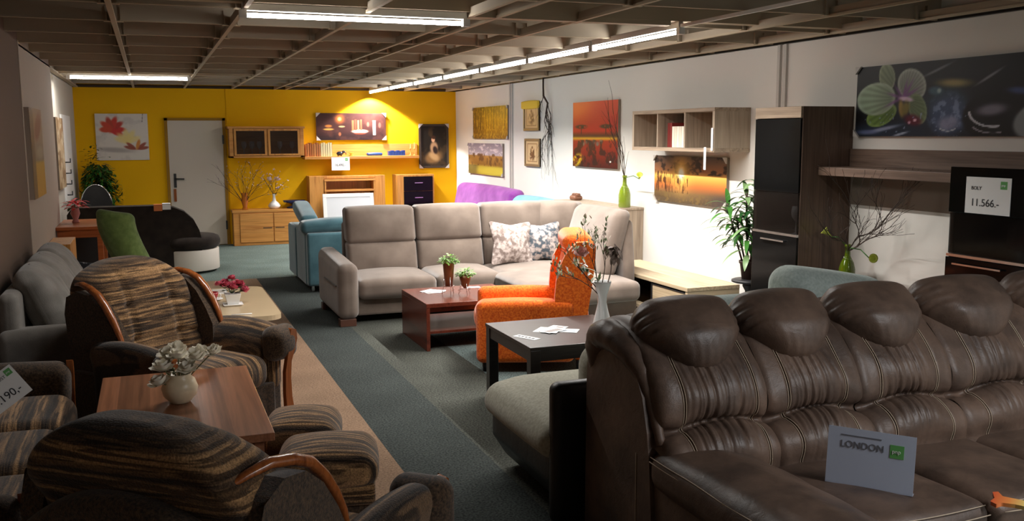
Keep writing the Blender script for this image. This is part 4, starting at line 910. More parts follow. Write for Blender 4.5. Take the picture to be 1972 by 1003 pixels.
# ------------------------------------------------------------------ taupe corner sofa
t = thing('corner_sofa', 'large taupe corner sofa with split back cushions in the middle of the shop', 'corner sofa', (3.0, 8.9, 0))
SX0, SYF = 1.55, 8.42
def armf(u, v, w, p):
    # the top rises towards the back then rolls down at the rear
    return (p.x, p.y, p.z+(.0 if w < 0 else .05*w*(.5+.5*v)))
part('armrest', MB().cush((1.645, 8.98, .32), (.195, 1.13, .52), .075, (.006, .0, 0), 10, 3, armf), GREYFAB, t)
part('pocket_seam', MB().box(1.535, 1.55, 8.5, 9.1, .372, .38), fabric('dark_seam', c3(40, 34, 30), c3(50, 44, 40)), t)
part('base', MB().box(1.74, 3.2, 8.56, 9.4, .07, .26), GREYFAB, t, bev=.02)
part('base', MB().box(3.2, 4.15, 7.55, 9.4, .07, .26), GREYFAB, t, bev=.02)
part('back_panel', MB().cush((2.98, 9.46, .47), (2.38, .12, .82), .04), GREYFAB, t)
part('back_panel', MB().cush((4.2, 8.65, .5), (.12, 1.75, .88), .05, fn=lambda u, v, w, p: (p.x+.025*max(0, w), p.y+.1*max(0, w)*(v < 0), p.z)), GREYFAB, t)
def seat(x0, x1, y0, y1, z0, z1, pf=.035): return MB().cush(((x0+x1)/2, (y0+y1)/2, (z0+z1)/2), (x1-x0, y1-y0, z1-z0), .06, (.004, .012, pf), 12, 3)
part('seat_cushion', seat(1.745, 2.5, 8.45, 9.25, .235, .42), GREYFAB, t); part('seat_cushion', seat(2.505, 3.17, 8.47, 9.25, .235, .42), GREYFAB, t)
part('seat_cushion', seat(3.08, 4.13, 7.42, 8.5, .235, .42), GREYFAB, t); part('seat_cushion', seat(3.18, 4.13, 8.4, 9.2, .235, .415), GREYFAB, t)
def backc(x0, x1, yb, z0, z1, d0, lean, split=True):
    """two stacked pillows leaning back; front faces -Y"""
    ms = []
    xm, w = (x0+x1)/2, x1-x0-.006
    def fn(zc):
        def f(u, v, ww, p):
            zz = p.z+zc; k = (zz-z0)/(z1-z0)
            return (p.x, p.y+lean*k-(.03*(1-k)), p.z)
        return f
    zs = z0+(z1-z0)*.46
    ms.append(MB().cush((xm, yb, (z0+zs)/2), (w, d0, zs-z0+.02), .04, (.0, .045, .0), 12, 3, fn((z0+zs)/2)))
    ms.append(MB().cush((xm, yb, (zs+z1)/2), (w, d0+.03, z1-zs+.012), .045, (.004, .05, .012), 12, 3, fn((zs+z1)/2)))
    return ms
for x0, x1 in ((1.78, 2.49), (2.495, 3.2)):
    for m in backc(x0, x1, 9.19, .4, 1.03, .17, .13): part('back_cushion', m, GREYFAB, t)
for m in backc(3.205, 3.95, 9.19, .4, 1.03, .17, .13): part('back_cushion', m, GREYFAB, t)
R90 = Matrix.Rotation(math.radians(-90), 3, 'Z')
def side(m, cx, cy, x, y, ang=-90):
    r = Matrix.Rotation(math.radians(ang), 3, 'Z'); return m.xf(lambda v: r @ (v-Vector((cx, cy, 0)))+Vector((x, y, 0)))
for m in backc(-.27, .27, 0, .4, 1.03, .17, .1): part('back_cushion', side(m, 0, 0, 3.99, 9.12, -45), GREYFAB, t)
m = MB().cush((0, 0, .715), (.98, .17, .64), .07, (.004, .06, .012), 12, 3, lambda u, v, w, p: (p.x, p.y+.09*w, p.z))
part('back_cushion', side(m, 0, 0, 4.07, 8.3), GREYFAB, t)
for x, y in ((1.56, 8.44), (1.56, 9.38), (3.2, 7.6), (4.05, 7.6), (4.05, 9.38)): part('foot', MB().box(x, x+.15, y, y+.1, 0, .068), plain('walnut_foot', c3(84, 54, 42), .4), t, bev=.004)
PIL = fabric('pillow_print_pale', c3(120, 106, 100), c3(184, 172, 166), 24, .1, .2, 260, lo=.4, hi=.6); PIL2 = fabric('pillow_print_blue', c3(72, 80, 88), c3(176, 162, 156), 22, .1, .2, 260, lo=.42, hi=.58)
def pillow(name, label, mat, c, w, d, rx, rz, ry=0, group=None):
    def fn(u, v, ww, p):
        k = (1-abs(u)**2.5)*(1-abs(ww)**2.5); e = .86+.14*(abs(u)*abs(ww))**1.2 + .0
        return (p.x*(e+.14*abs(ww)**3*0+.06*(abs(u*ww))), p.y*(.12+.88*max(0, k)), p.z*(e+.06*(abs(u*ww))))
    mb = MB().cush((0, 0, 0), (w, d, w), .03, (0, 0, 0), 16, 2, fn)
    o = solo(name, mb, mat, label, 'pillow', group); o.location = c
    o.rotation_euler = (math.radians(rx), math.radians(ry), math.radians(rz)); return o
pillow('throw_pillow', 'pale patterned pillow, left of the two on the taupe corner sofa', PIL, (3.43, 8.93, .64), .44, .18, -18, 0, 3)
pillow('throw_pillow', 'blue grey patterned pillow, right of the two on the taupe corner sofa', PIL2, (3.8, 8.99, .63), .4, .17, -16, -12, -3)

# petrol blue sofa, seen from behind
t = thing('blue_sofa', 'petrol blue sofa with raised headrests, back turned to the walkway', 'sofa', (2.1, 11.2, 0))
part('side_panel', MB().cush((1.98, 10.52, .37), (.78, .14, .6), .03, (0, .01, 0)), BLUEFAB, t)
part('backrest', MB().cush((1.68, 10.9, .38), (.2, .7, .64), .04), BLUEFAB, t)
part('backrest', MB().cush((1.66, 11.55, .37), (.18, .62, .62), .04), BLUEFAB, t)
part('seat_cushion', MB().cush((2.15, 11.2, .38), (.78, 1.25, .18), .06, (0, 0, .03)), BLUEFAB, t)
part('base', MB().cush((2.1, 11.2, .2), (.86, 1.4, .22), .04), BLUEFAB, t)
part('armrest', MB().cush((2.1, 11.93, .36), (.9, .14, .5), .04), BLUEFAB, t)
part('headrest', MB().cush((1.84, 10.62, .74), (.6, .26, .14), .055, (.01, .01, .015), fn=lambda u, v, w, p: (p.x, p.y, p.z+.015*u)), BLUEFAB, t)
part('headrest', MB().cush((1.7, 11.28, .83), (.2, .7, .13), .05, (.01, .01, .01), rot=Matrix.Rotation(math.radians(12), 3, 'X')), BLUEFAB, t)
for x, y in ((1.64, 10.55), (1.66, 11.8), (2.4, 10.55), (2.4, 11.8)): part('foot', MB().box(x, x+.03, y, y+.03, 0, .1), CHROME, t)

# ------------------------------------------------------------------ mahogany coffee table and its load
t = thing('coffee_table', 'mahogany coffee table with lower shelf in front of the taupe sofa', 'coffee table', (2.42, 7.6, 0))
X0, X1, Y0, Y1, ZT = 2.03, 2.88, 7.2, 8.0, .392
part('tabletop', MB().box(X0, X1, Y0, Y1, ZT-.035, ZT), MAHOG, t, bev=.003)
part('side_panel', MB().box(X0, X0+.03, Y0+.002, Y1-.002, 0, ZT-.035), MAHOG, t, bev=.002); part('side_panel', MB().box(X1-.03, X1, Y0+.002, Y1-.002, 0, ZT-.035), MAHOG, t, bev=.002)
part('apron', MB().box(X0+.03, X1-.03, Y0+.03, Y0+.05, ZT-.075, ZT-.035), MAHOG, t)
part('shelf_board', MB().box(X0+.03, X1-.03, Y0+.04, Y1-.03, .135, .155), MAHOG, t)
def papers(name, label, c, sizes, seed, z):
    rnd = random.Random(seed); t = thing(name, label, 'leaflets', (c[0], c[1], z))
    for k, (w, h) in enumerate(sizes):
        a = rnd.uniform(-.9, .9); dx, dy = rnd.uniform(-.06, .06), rnd.uniform(-.05, .05); m = MB().box(-w/2, w/2, -h/2, h/2, .0005+.0012*k, .0013+.0012*k)
        m.add([(x*w/2*.8, y*h/2*.5-h*.1, .00135+.0012*k) for x, y in ((-1, -1), (1, -1), (1, 1), (-1, 1))], [(0, 1, 2, 3)], 1)
        m.xf(lambda v: Vector((c[0]+dx+v.x*math.cos(a)-v.y*math.sin(a), c[1]+dy+v.x*math.sin(a)+v.y*math.cos(a), z+v.z)))
        part('sheet', m, [PAPER, plain('leaflet_print', c3(*random.Random(seed+k).choice([(170, 150, 140), (150, 160, 170), (130, 120, 116)])), .6)], t)
papers('leaflets', 'spread of white leaflets on the mahogany coffee table', (2.23, 7.78), [(.15, .1)]*5, 3, ZT)
papers('leaflets', 'single white sheet at the back of the mahogany coffee table', (2.66, 7.9), [(.14, .07)], 9, ZT)
def wirepot(label, x, y, zp, h, r, seed):
    rnd = random.Random(seed); t = thing('potted_plant', label, 'plant', (x, y, ZT), 0, None)
    part('pot', MB().lathe([(r*.62, 0), (r*.7, h*.25), (r*.74, h*.27), (r*.95, h*.97), (r, h), (r*.86, h), (r*.8, h*.9), (.003, h*.88)] if h > .12 else [(.012, 0), (r*.6, h*.2), (r*.95, h*.7), (r, h), (r*.88, h), (r*.8, h*.9), (.003, h*.88)], (x, y, zp), 18), plain('bronze_pot', c3(120, 76, 46), .4, .2), t)
    w = MB()
    for k in range(3):
        a = 2*math.pi*k/3+.5; ca, sa = math.cos(a), math.sin(a)
        w.tube([(x+r*.75*ca, y+r*.75*sa, zp+h*.4), (x+r*.9*ca, y+r*.9*sa, zp), (x+r*1.15*ca, y+r*1.15*sa, ZT+.004)], .0025, 6)
        w.tube([(x+r*(1.0+.25*math.cos(b))*ca, y+r*(1.0+.25*math.cos(b))*sa, ZT+.035+.012*math.sin(b)) for b in [q*.7 for q in range(9)]], .002, 5)
    w.tube([(x+r*.98*math.cos(b), y+r*.98*math.sin(b), zp+.0) for b in [q*.35 for q in range(19)]], .002, 5)
    part('wire_stand', w, CHROME, t); lv = MB()
    for k in range(150):
        a, e = rnd.uniform(0, 6.28), rnd.uniform(0, 1); rr = r*1.5*math.sqrt(rnd.random())
        q = (x+rr*math.cos(a), y+rr*math.sin(a), zp+h+.045*(1-(rr/(r*1.6))**2)*e*1.6-.3*max(0, rr-r)); lv.leaf(q, (math.cos(a), math.sin(a), rnd.uniform(-.2, 1.2)), .032, .022, .6, 3, rnd.choice((0, 0, 1)))
    for k in range(12): a = rnd.uniform(0, 6.28); lv.tube([(x, y, zp+h*.85), (x+r*math.cos(a), y+r*math.sin(a), zp+h+.03)], .0015, 4)
    part('foliage', lv, [plain('fresh_green', c3(120, 160, 70), .5), plain('mid_green', c3(80, 124, 50), .5)], t)
wirepot('taller bronze pot of green leaves on the mahogany table, left one', 2.33, 7.55, .47, .205, .052, 4)
wirepot('shorter bronze pot of green leaves on the mahogany table, right one', 2.46, 7.5, .45, .115, .05, 6)

# ------------------------------------------------------------------ orange wing chair (local frame faces -Y)
t = thing('wing_chair', 'orange boucle wing chair between the mahogany table and the black-brown table', 'armchair', (2.705, 6.6, 0), -110)
for s in (-1, 1):
    def af(u, v, w, p, s=s): return (p.x+s*.02*max(0, w)**2, p.y, p.z+.012*math.cos(v*1.4)*max(0, w))
    part('armrest', MB().cush((s*.325, -.06, .30), (.12, .73, .46), .052, (.008, 0, 0), 14, 4, af), ORANGEFAB, t, False)
    P = [(.16, .43), (.155, .56), (.165, .68), (.19, .79), (.23, .875), (.28, .935), (.32, .968), (.40, .97), (.455, .94), (.45, .83), (.43, .66), (.395, .43)]
    m = MB().prism(P, 'x', -.04, .04).xf(lambda p, s=s: Vector((s*(.34+p.x+.05*(.3-p.y)*max(0, p.z-.45)), p.y, p.z)))
    part('wing', m, ORANGEFAB, t, False, bev=.034, seg=4)
    for y in (-.36, .34): part('foot', MB().tube([(s*.31, y, 0), (s*.31, y, .08)], [.016, .024], 10), BLACK, t, False)
part('seat_cushion', MB().cush((0, -.1, .37), (.52, .66, .17), .065, (0, .02, .03), 12, 4), ORANGEFAB, t, False)
part('front_panel', MB().cush((0, -.36, .19), (.53, .08, .24), .03), ORANGEFAB, t, False)
def backf(u, v, w, p): return (p.x, p.y+.10*(w*.5+.5)+.03*u*u, p.z-.03*u*u*max(0, w))
part('backrest', MB().cush((0, .26, .66), (.62, .17, .72), .07, (0, .03, .01), 12, 4, backf), ORANGEFAB, t, False)
part('head_roll', MB().cush((0, .33, .95), (.6, .22, .13), .06, (0, .01, .015), 12, 4), ORANGEFAB, t, False)
part('back_panel', MB().cush((0, .36, .27), (.66, .1, .4), .03), ORANGEFAB, t, False)

# ------------------------------------------------------------------ dark table by the wing chair
t = thing('side_table', 'square black-brown table with block legs in front of the orange chair', 'table', (2.42, 5.4, 0))
X0, X1, Y0, Y1, ZT2 = 2.04, 2.84, 5.0, 5.8, .5
part('tabletop', MB().box(X0, X1, Y0, Y1, ZT2-.02, ZT2), WENGE, t, bev=.002)
part('apron', MB().box(X0+.01, X1-.01, Y0+.01, Y0+.03, ZT2-.09, ZT2-.02).box(X0+.01, X1-.01, Y1-.03, Y1-.01, ZT2-.09, ZT2-.02).box(X0+.01, X0+.03, Y0+.03, Y1-.03, ZT2-.09, ZT2-.02).box(X1-.03, X1-.01, Y0+.03, Y1-.03, ZT2-.09, ZT2-.02), WENGE, t)
for x in (X0+.004, X1-.069):
    for y in (Y0+.004, Y1-.069): part('leg', MB().box(x, x+.065, y, y+.065, 0, ZT2-.02), WENGE, t, bev=.003)
papers('leaflets', 'spread of white and grey leaflets on the black-brown table', (2.38, 5.42), [(.16, .11)]*5, 15, ZT2)
mb = MB().box(-.09, .09, -.03, .03, .0005, .0015)
for i in range(5): mb.box(-.07+.028*i, -.05+.028*i, -.01, .01, .0015, .0019, 1)
o = solo('price_strip', mb, [PAPER, INK], 'narrow white price strip near the front left edge of the black-brown table', 'price strip'); o.location = (2.13, 5.28, ZT2); o.rotation_euler = (0, 0, math.radians(-63))
t = thing('waisted_vase', 'tall white waisted vase with twigs and dried flowers on the black-brown table', 'vase', (2.7, 5.38, ZT2))
vc = (2.7, 5.38, ZT2)
MILKG = plain('milk_glass', (.86, .86, .85, 1), .15)
part('vase', MB().lathe([(.062, 0), (.066, .006), (.064, .02), (.04, .11), (.028, .165), (.032, .215), (.055, .285), (.06, .305), (.056, .305), (.05, .285), (.027, .215), (.022, .165), (.004, .15)], vc, 28), MILKG, t)
rnd = random.Random(44); mb = MB(); g = MB(); tips = []
for (d, l) in (((-.55, 0, .85), .34), ((-.35, .05, .95), .36), ((-.7, -.1, .7), .24), ((-.15, 0, 1), .3)): tips += branch(mb, (vc[0], vc[1], vc[2]+.2), d, l, .0045, 2, rnd, .5)
part('twigs', mb, TWIG, t)
for tp in tips:
    for k in range(4): g.leaf(Vector(tp)+Vector((rnd.gauss(0, .012), 0, rnd.gauss(0, .012))), (rnd.uniform(-1, 1), rnd.uniform(-1, 1), 1), .035, .014, .2, 3, rnd.choice((0, 0, 1)))
for k in range(14): tt = rnd.random(); g.leaf((vc[0]-.02-.13*tt, vc[1], vc[2]+.3+.13*tt), (rnd.uniform(-1, .6), rnd.uniform(-1, 1), rnd.uniform(-.2, 1)), .07, .025, .5, 4, rnd.choice((0, 2)))
part('leaves', g, [plain('sage_leaf', c3(140, 154, 116), .6), plain('pale_blossom', c3(206, 190, 176), .6), LEAFD], t)
ro = MB(); flowerhead(ro, (vc[0]-.155, vc[1], vc[2]+.5), .05, rnd, 0, 3, 6); part('flower', ro, plain('dusty_pink', c3(190, 140, 130), .7), t)
dr = MB().tube([(vc[0]+.02, vc[1], vc[2]+.22), (vc[0]+.06, vc[1], vc[2]+.36), (vc[0]+.075, vc[1], vc[2]+.5)], .004, 6)
for k in range(22): dr.leaf((vc[0]+.075+rnd.gauss(0, .02), vc[1]+rnd.gauss(0, .02), vc[2]+.5+rnd.gauss(0, .02)), (rnd.uniform(-1, 1), rnd.uniform(-1, 1), rnd.uniform(-1.2, .6)), .085, .04, 1.2, 4)
part('dried_leaves', dr, plain('dried_brown', c3(128, 112, 104), .8), t)

# ------------------------------------------------------------------ mint and black recliner sofa behind the leather sofa
t = thing('chaise_sofa', 'mint-beige sofa with black leather shell just behind the brown leather sofa', 'sofa', (2.7, 4.2, 0))
part('chaise_cushion', MB().cush((1.95, 4.08, .41), (.78, .86, .17), .08, (.015, .0, .025), 14, 4, lambda u, v, w, p: (p.x, p.y, p.z-.03*max(0, -u-.5)*2)), BEIGEFAB, t)
part('seat_cushion', MB().cush((3.05, 4.3, .42), (1.6, .62, .17), .07, (0, 0, .03)), BEIGEFAB, t)
def bs(u, v, w, p): return (p.x+(.09*(1-w)*(u < -.5)*-u*-1 if False else 0), p.y+.05*(1-w)*(.5), p.z)
part('chaise_base', MB().cush((1.94, 4.1, .19), (.66, .84, .32), .06, fn=lambda u, v, w, p: (p.x+.1*(-w if w < 0 else 0)*(1 if u < 0 else 0), p.y, p.z)), BLACKLTH, t)
part('base', MB().cush((3.05, 4.28, .19), (1.7, .7, .3), .05), BLACKLTH, t)
part('low_armrest', MB().cush((1.9, 3.665, .345), (.62, .09, .65), .04), BLACKLTH, t)
part('back_shell', MB().cush((3.1, 3.7, .42), (1.8, .14, .76), .05), BLACKLTH, t)
part('back_cushion', MB().cush((2.03, 3.88, .6), (.36, .22, .34), .1, (.01, .03, .015), 12, 4), BEIGEFAB, t)
part('back_cushion', MB().cush((2.66, 3.94, .71), (.78, .22, .44), .1, (.01, .03, .015), 12, 4), MINT, t)
part('back_cushion', MB().cush((3.38, 4.02, .765), (.7, .26, .52), .11, (.01, .03, .01), 12, 4, lambda u, v, w, p: (p.x, p.y, p.z-.06*u-.012)), MINT, t)
part('end_roll', MB().cush((3.98, 4.2, .45), (.2, .8, .5), .08), MINT, t)
for x, y in ((1.95, 3.8), (1.95, 4.4), (3.9, 3.9), (3.9, 4.5)): part('foot', MB().tube([(x, y, 0), (x, y, .05)], .02, 10), CHROME, t)

# ------------------------------------------------------------------ brown leather sofa
L = thing('leather_sofa', 'brown leather sofa with four stuffed headrests and pale double stitching, nearest right', 'sofa', (3.0, 2.9, 0))
PR = [(2.86, .40), (2.885, .46), (2.90, .52), (2.935, .585), (2.995, .625), (2.985, .68), (3.0, .75), (3.05, .84), (3.13, .925), (3.25, .985), (3.38, 1.0), (3.48, .985), (3.545, .93), (3.57, .8), (3.575, .6), (3.575, .3)]
def cat(P, t):
    n = len(P)-1; x = t*n; i = min(int(x), n-1); f = x-i
    p0, p1, p2, p3 = P[max(i-1, 0)], P[i], P[i+1], P[min(i+2, n)]
    return tuple(.5*((2*p1[k])+(-p0[k]+p2[k])*f+(2*p0[k]-5*p1[k]+4*p2[k]-p3[k])*f*f+(-p0[k]+3*p1[k]-3*p2[k]+p3[k])*f**3) for k in range(2))
prnd = random.Random(2)
def back_pt(mod, u, v, seed, off=0.0):
    """u -1..1 across the module, v 0..1 along the profile from seat over the top to the rear"""
    xl, xr, xc, cl, cr = mod; hw = (xr-xl)/2; x = (xl+xr)/2+u*hw
    y, z = cat(PR, v); y2, z2 = cat(PR, min(1, v+.004)); y0, z0 = cat(PR, max(0, v-.004))
    ty, tz = y2-y0, z2-z0; l = math.hypot(ty, tz) or 1; ny, nz = -tz/l, ty/l
    n = len(PR)-1; k = v*n; arch = .03*math.cos(min(1, abs(x-xc)/.2)*math.pi/2)
    ch = cl if x < xc else cr; a = abs(x-xc)
    d = .034*math.exp(-((k-2.2)/1.0)**2)+.022*math.exp(-((k-5.6)/1.5)**2)
    d -= .022*math.exp(-((k-4.0)/.26)**2)
    e = min(x-xl, xr-x)
    if e < .03: d -= .011*(1-e/.03)**2
    if seed == 0 and x-xl < .07: q = 1-(x-xl)/.07; d -= .05*(1-math.sqrt(max(0, 1-q*q)))
    d -= .006*math.exp(-((a-ch)/.008)**2)
    if a < ch: d += .012*math.cos(a/ch*math.pi/2)
    if a < ch*.95 and k < 8.6:
        w = math.cos(min(1, a/ch/.95)*math.pi/2)**.6
        env = (.25+1.0*math.exp(-((k-4.7)/.7)**2)+1.0*math.exp(-((k-3.2)/.6)**2)+.75*math.exp(-((k-7.0)/1.0)**2))*w
        ph = seed*1.7+math.sin(k*.8+seed)*.9+math.sin(x*23+seed)*1.3
        d -= env*(.013*(1-abs(math.sin(x*math.pi/.046+ph)))**2.2+.006*(1-abs(math.sin(x*math.pi/.027+ph*1.7+k*.3)))**2)-env*.003
    else:
        d += .004*math.sin(a*60+k*2.2+seed)*math.exp(-((k-4)/.9)**2)
    d += (.0025*math.sin(k*2.3+x*17+seed)+.0015*math.sin(x*31+k*3.1+seed*4))*(1 if k < 8 else 0)
    zz = z+(arch if 2 < k < 6 else arch*max(0, 1-abs(k-(2 if k <= 2 else 6))/1.5))
    d += off
    return (x, y+ny*d, zz+nz*d)
MODS = [(1.735, 2.225, 2.02, .175, .15), (2.225, 2.69, 2.46, .14, .14), (2.69, 3.175, 2.935, .15, .15), (3.175, 3.735, 3.455, .165, .165), (3.735, 4.265, 4.0, .16, .16)]
for i, mod in enumerate(MODS):
    bk = part('backrest', MB().grid(lambda a, b: back_pt(mod, a*2-1, b, i), 110, 120), LEATHER, L)
    xl, xr, xc, cl, cr = mod
    for s, ch in ((-1, cl), (1, cr)):
        st = MB()
        for dd in (-.005, .005):
            us = (xc+s*ch+dd-(xl+xr)/2)/((xr-xl)/2)
            pts = [back_pt(mod, us, v, i, .0028) for v in [.015+.62*q/44 for q in range(45)]]
            st.tube(pts, .0016, 5)
        part('stitching', st, THREAD, bk)
    # headrest pillow: fat rounded lobe hanging over the front, gathered along its lower edge and left side
    w = (.435, .43, .44, .5, .5)[i]; hh = .33
    def hp(u, v, ww, p, i=i):
        # one big stuffed lobe: straight across the top, round below, gathered along the lower and left edges
        t_ = (1-ww)/2; lob = 1-.34*t_**3.4
        g = .008*math.sin(ww*21+i*2)*max(0, -u)**6+.006*math.sin(ww*17+i)*max(0, u)**7+.003*math.sin(u*26+i)*max(0, t_-.8)/.2*.7
        return (p.x*lob, p.y+g-.03*t_**2, p.z-.02*u*u*(1-t_)+.055*u*u*t_)
    cx_ = (1.985, 2.435, 2.92, 3.43, 4.0)[i]
    m = MB().cush((cx_, 3.185, .95), (w, .18, hh), .088, (.012, .04, .02), 30, 6, hp, Matrix.Rotation(math.radians(-50), 3, 'X'))
    part('headrest', m, LEATHER, L)
# left end: side panel and thick rolled wing
wp = [(2.96, .0+.06), (3.0, .5), (3.02, .62), (3.06, .75), (3.14, .87), (3.26, .955), (3.38, .985), (3.47, .965), (3.53, .9), (3.55, .7), (3.56, .06)]
part('side_panel', MB().prism(wp, 'x', 1.71, 1.765), LEATHER, L, bev=.02, seg=3)
path = [(1.752, 2.985, .58, .018), (1.75, 3.02, .66, .022), (1.748, 3.065, .75, .028), (1.742, 3.12, .83, .036), (1.733, 3.19, .888, .048), (1.726, 3.28, .925, .058), (1.722, 3.37, .938, .064), (1.724, 3.44, .918, .062), (1.73, 3.49, .86, .052), (1.742, 3.515, .77, .034), (1.75, 3.52, .6, .022)]
pp = [tuple(Vector(path[i]).lerp(Vector(path[i+1]), q/4)) for i in range(len(path)-1) for q in range(4)]+[path[-1]]
part('wing_roll', MB().tube([q[:3] for q in pp], [q[3]+.0012*math.sin(i*2.2) for i, q in enumerate(pp)], 18), LEATHER, L)
# armrest: broad pillow sloping into the seat, outer skirt below
def armp(u, v, w, p):
    g = .005*math.sin(v*40+u*2)*max(0, -v-.2)*(w > 0)+.002*math.sin(v*14+u*5)
    return (p.x, p.y, p.z-(.05*max(0, u)**1.2 if w > 0 else 0)+g)
part('armrest', MB().cush((1.925, 2.46, .48), (.43, 1.14, .17), .07, (.01, .01, .03), 24, 4, armp), LEATHER, L)
part('side_panel', MB().box(1.725, 1.78, 1.92, 3.0, .06, .5), LEATHER, L, bev=.02, seg=3)
st = MB()
for dz, dx in ((.0, 0), (-.018, -.004)):
    st.tube([(1.7145+dx, 3.0-q*.05, .535+dz-.002*math.sin(q*.8)) for q in range(22)], .002, 5)
part('stitching', st, THREAD, L); st = MB()
for dx in (0,):
    st.tube([(1.709, 3.1, .1+q*.06) for q in range(8)], .002, 5)
part('stitching', st, THREAD, L)
for (x0, x1) in ((2.135, 2.695), (2.7, 3.2), (3.205, 3.735), (3.74, 4.27)):
    def sf(u, v, w, p): return (p.x, p.y, p.z-.02*max(0, v)*0+.003*math.sin(u*5+v*4))
    s = part('seat_cushion', MB().cush(((x0+x1)/2, 2.62, .38), (x1-x0-.004, .62, .17), .05, (.004, .012, .022), 18, 4, sf), LEATHER, L)
    stt = MB()
    for dz in (0, -.016): stt.tube([(x0+.03+(x1-x0-.06)*q/16, 2.3105-.012*(1-(q/8-1)**2)-(.012 if dz else .0)+(.012 if dz == 0 else 0), .448+dz+(.01 if dz == 0 else 0)) for q in range(17)], .002, 5)
    part('stitching', stt, THREAD, s)
    part('front_panel', MB().cush(((x0+x1)/2, 2.34, .19), (x1-x0-.006, .06, .26), .025), LEATHER, L)
part('base', MB().box(1.79, 4.25, 2.36, 3.5, .06, .31), LEATHER, L, bev=.01)
for x, y in ((1.8, 2.4), (1.8, 3.4), (4.15, 2.4), (4.15, 3.4)): part('foot', MB().lathe([(.03, 0), (.034, .06)], (x, y, 0), 12), CHROME, L)

# acrylic sign on the leather sofa
FROST = None
m_, nt_, b_ = newmat('frosted_acrylic'); b_.inputs['Base Color'].default_value = c3(196, 206, 226); b_.inputs['Roughness'].default_value = .22; b_.inputs['Alpha'].default_value = .8; b_.inputs['Specular IOR Level'].default_value = .7
n_ = N(nt_, 'TexNoise', i_Scale=8.0); nt_.links.new(coords(nt_), n_.inputs['Vector']); mr_ = N(nt_, 'MapRange'); mr_.inputs['To Min'].default_value = .2; mr_.inputs['To Max'].default_value = .26; nt_.links.new(n_.outputs[0], mr_.inputs[0]); nt_.links.new(mr_.outputs[0], b_.inputs['Roughness'])
FROST = m_
ang = math.atan2(2.439-2.674, 2.445-2.26)
GREYTXT = plain('grey_print', c3(104, 106, 114), .6)
sg = card('acrylic_sign', 'frosted acrylic stand lettered LONDON on the brown leather sofa seat', (2.262, 2.672, .482), (math.radians(-9), 0, ang), .3, .205,
     [('LONDON', .045, .135, .034, GREYTXT)], (.215, .12, .047), FROST, 'sign', .004)
part('small_print', MB().box(.045, .185, -.0012, 0, .176, .18), GREYTXT, sg, False)
part('foot_plate', MB().box(0, .3, -.0, .07, -.003, .0015), FROST, sg, False)
# orange and yellow strap lying over the front of the leather seat
OY, nt_, b_ = newmat('orange_yellow_plastic'); b_.inputs['Roughness'].default_value = .35
cc = coords(nt_); sx_ = N(nt_, 'SeparateXYZ'); nt_.links.new(cc, sx_.inputs[0]); mrr = N(nt_, 'MapRange'); mrr.inputs['From Min'].default_value = 0; mrr.inputs['From Max'].default_value = .09; nt_.links.new(sx_.outputs[0], mrr.inputs[0])
nt_.links.new(ramp(nt_, mrr.outputs[0], [(0, c3(226, 92, 56)), (.5, c3(240, 150, 80)), (1, c3(236, 220, 130))]), b_.inputs['Base Color'])
mb = MB(); P_ = [(0, .012), (.012, .02), (.026, 0), (.07, .0), (.14, -.006), (.14, -.034), (.06, -.03), (.03, -.036), (.02, -.05), (.004, -.04), (.01, -.018)]
mb.prism(P_, 'z', 0, .012)
o = solo('plastic_clip', mb, OY, 'orange and yellow plastic clip at the bottom right edge of the picture', 'clip', bev=.003); o.scale = (1.35, 1.35, 1.2); o.location = (2.70, 2.33, .478); o.rotation_euler = (math.radians(8), 0, math.radians(-58))

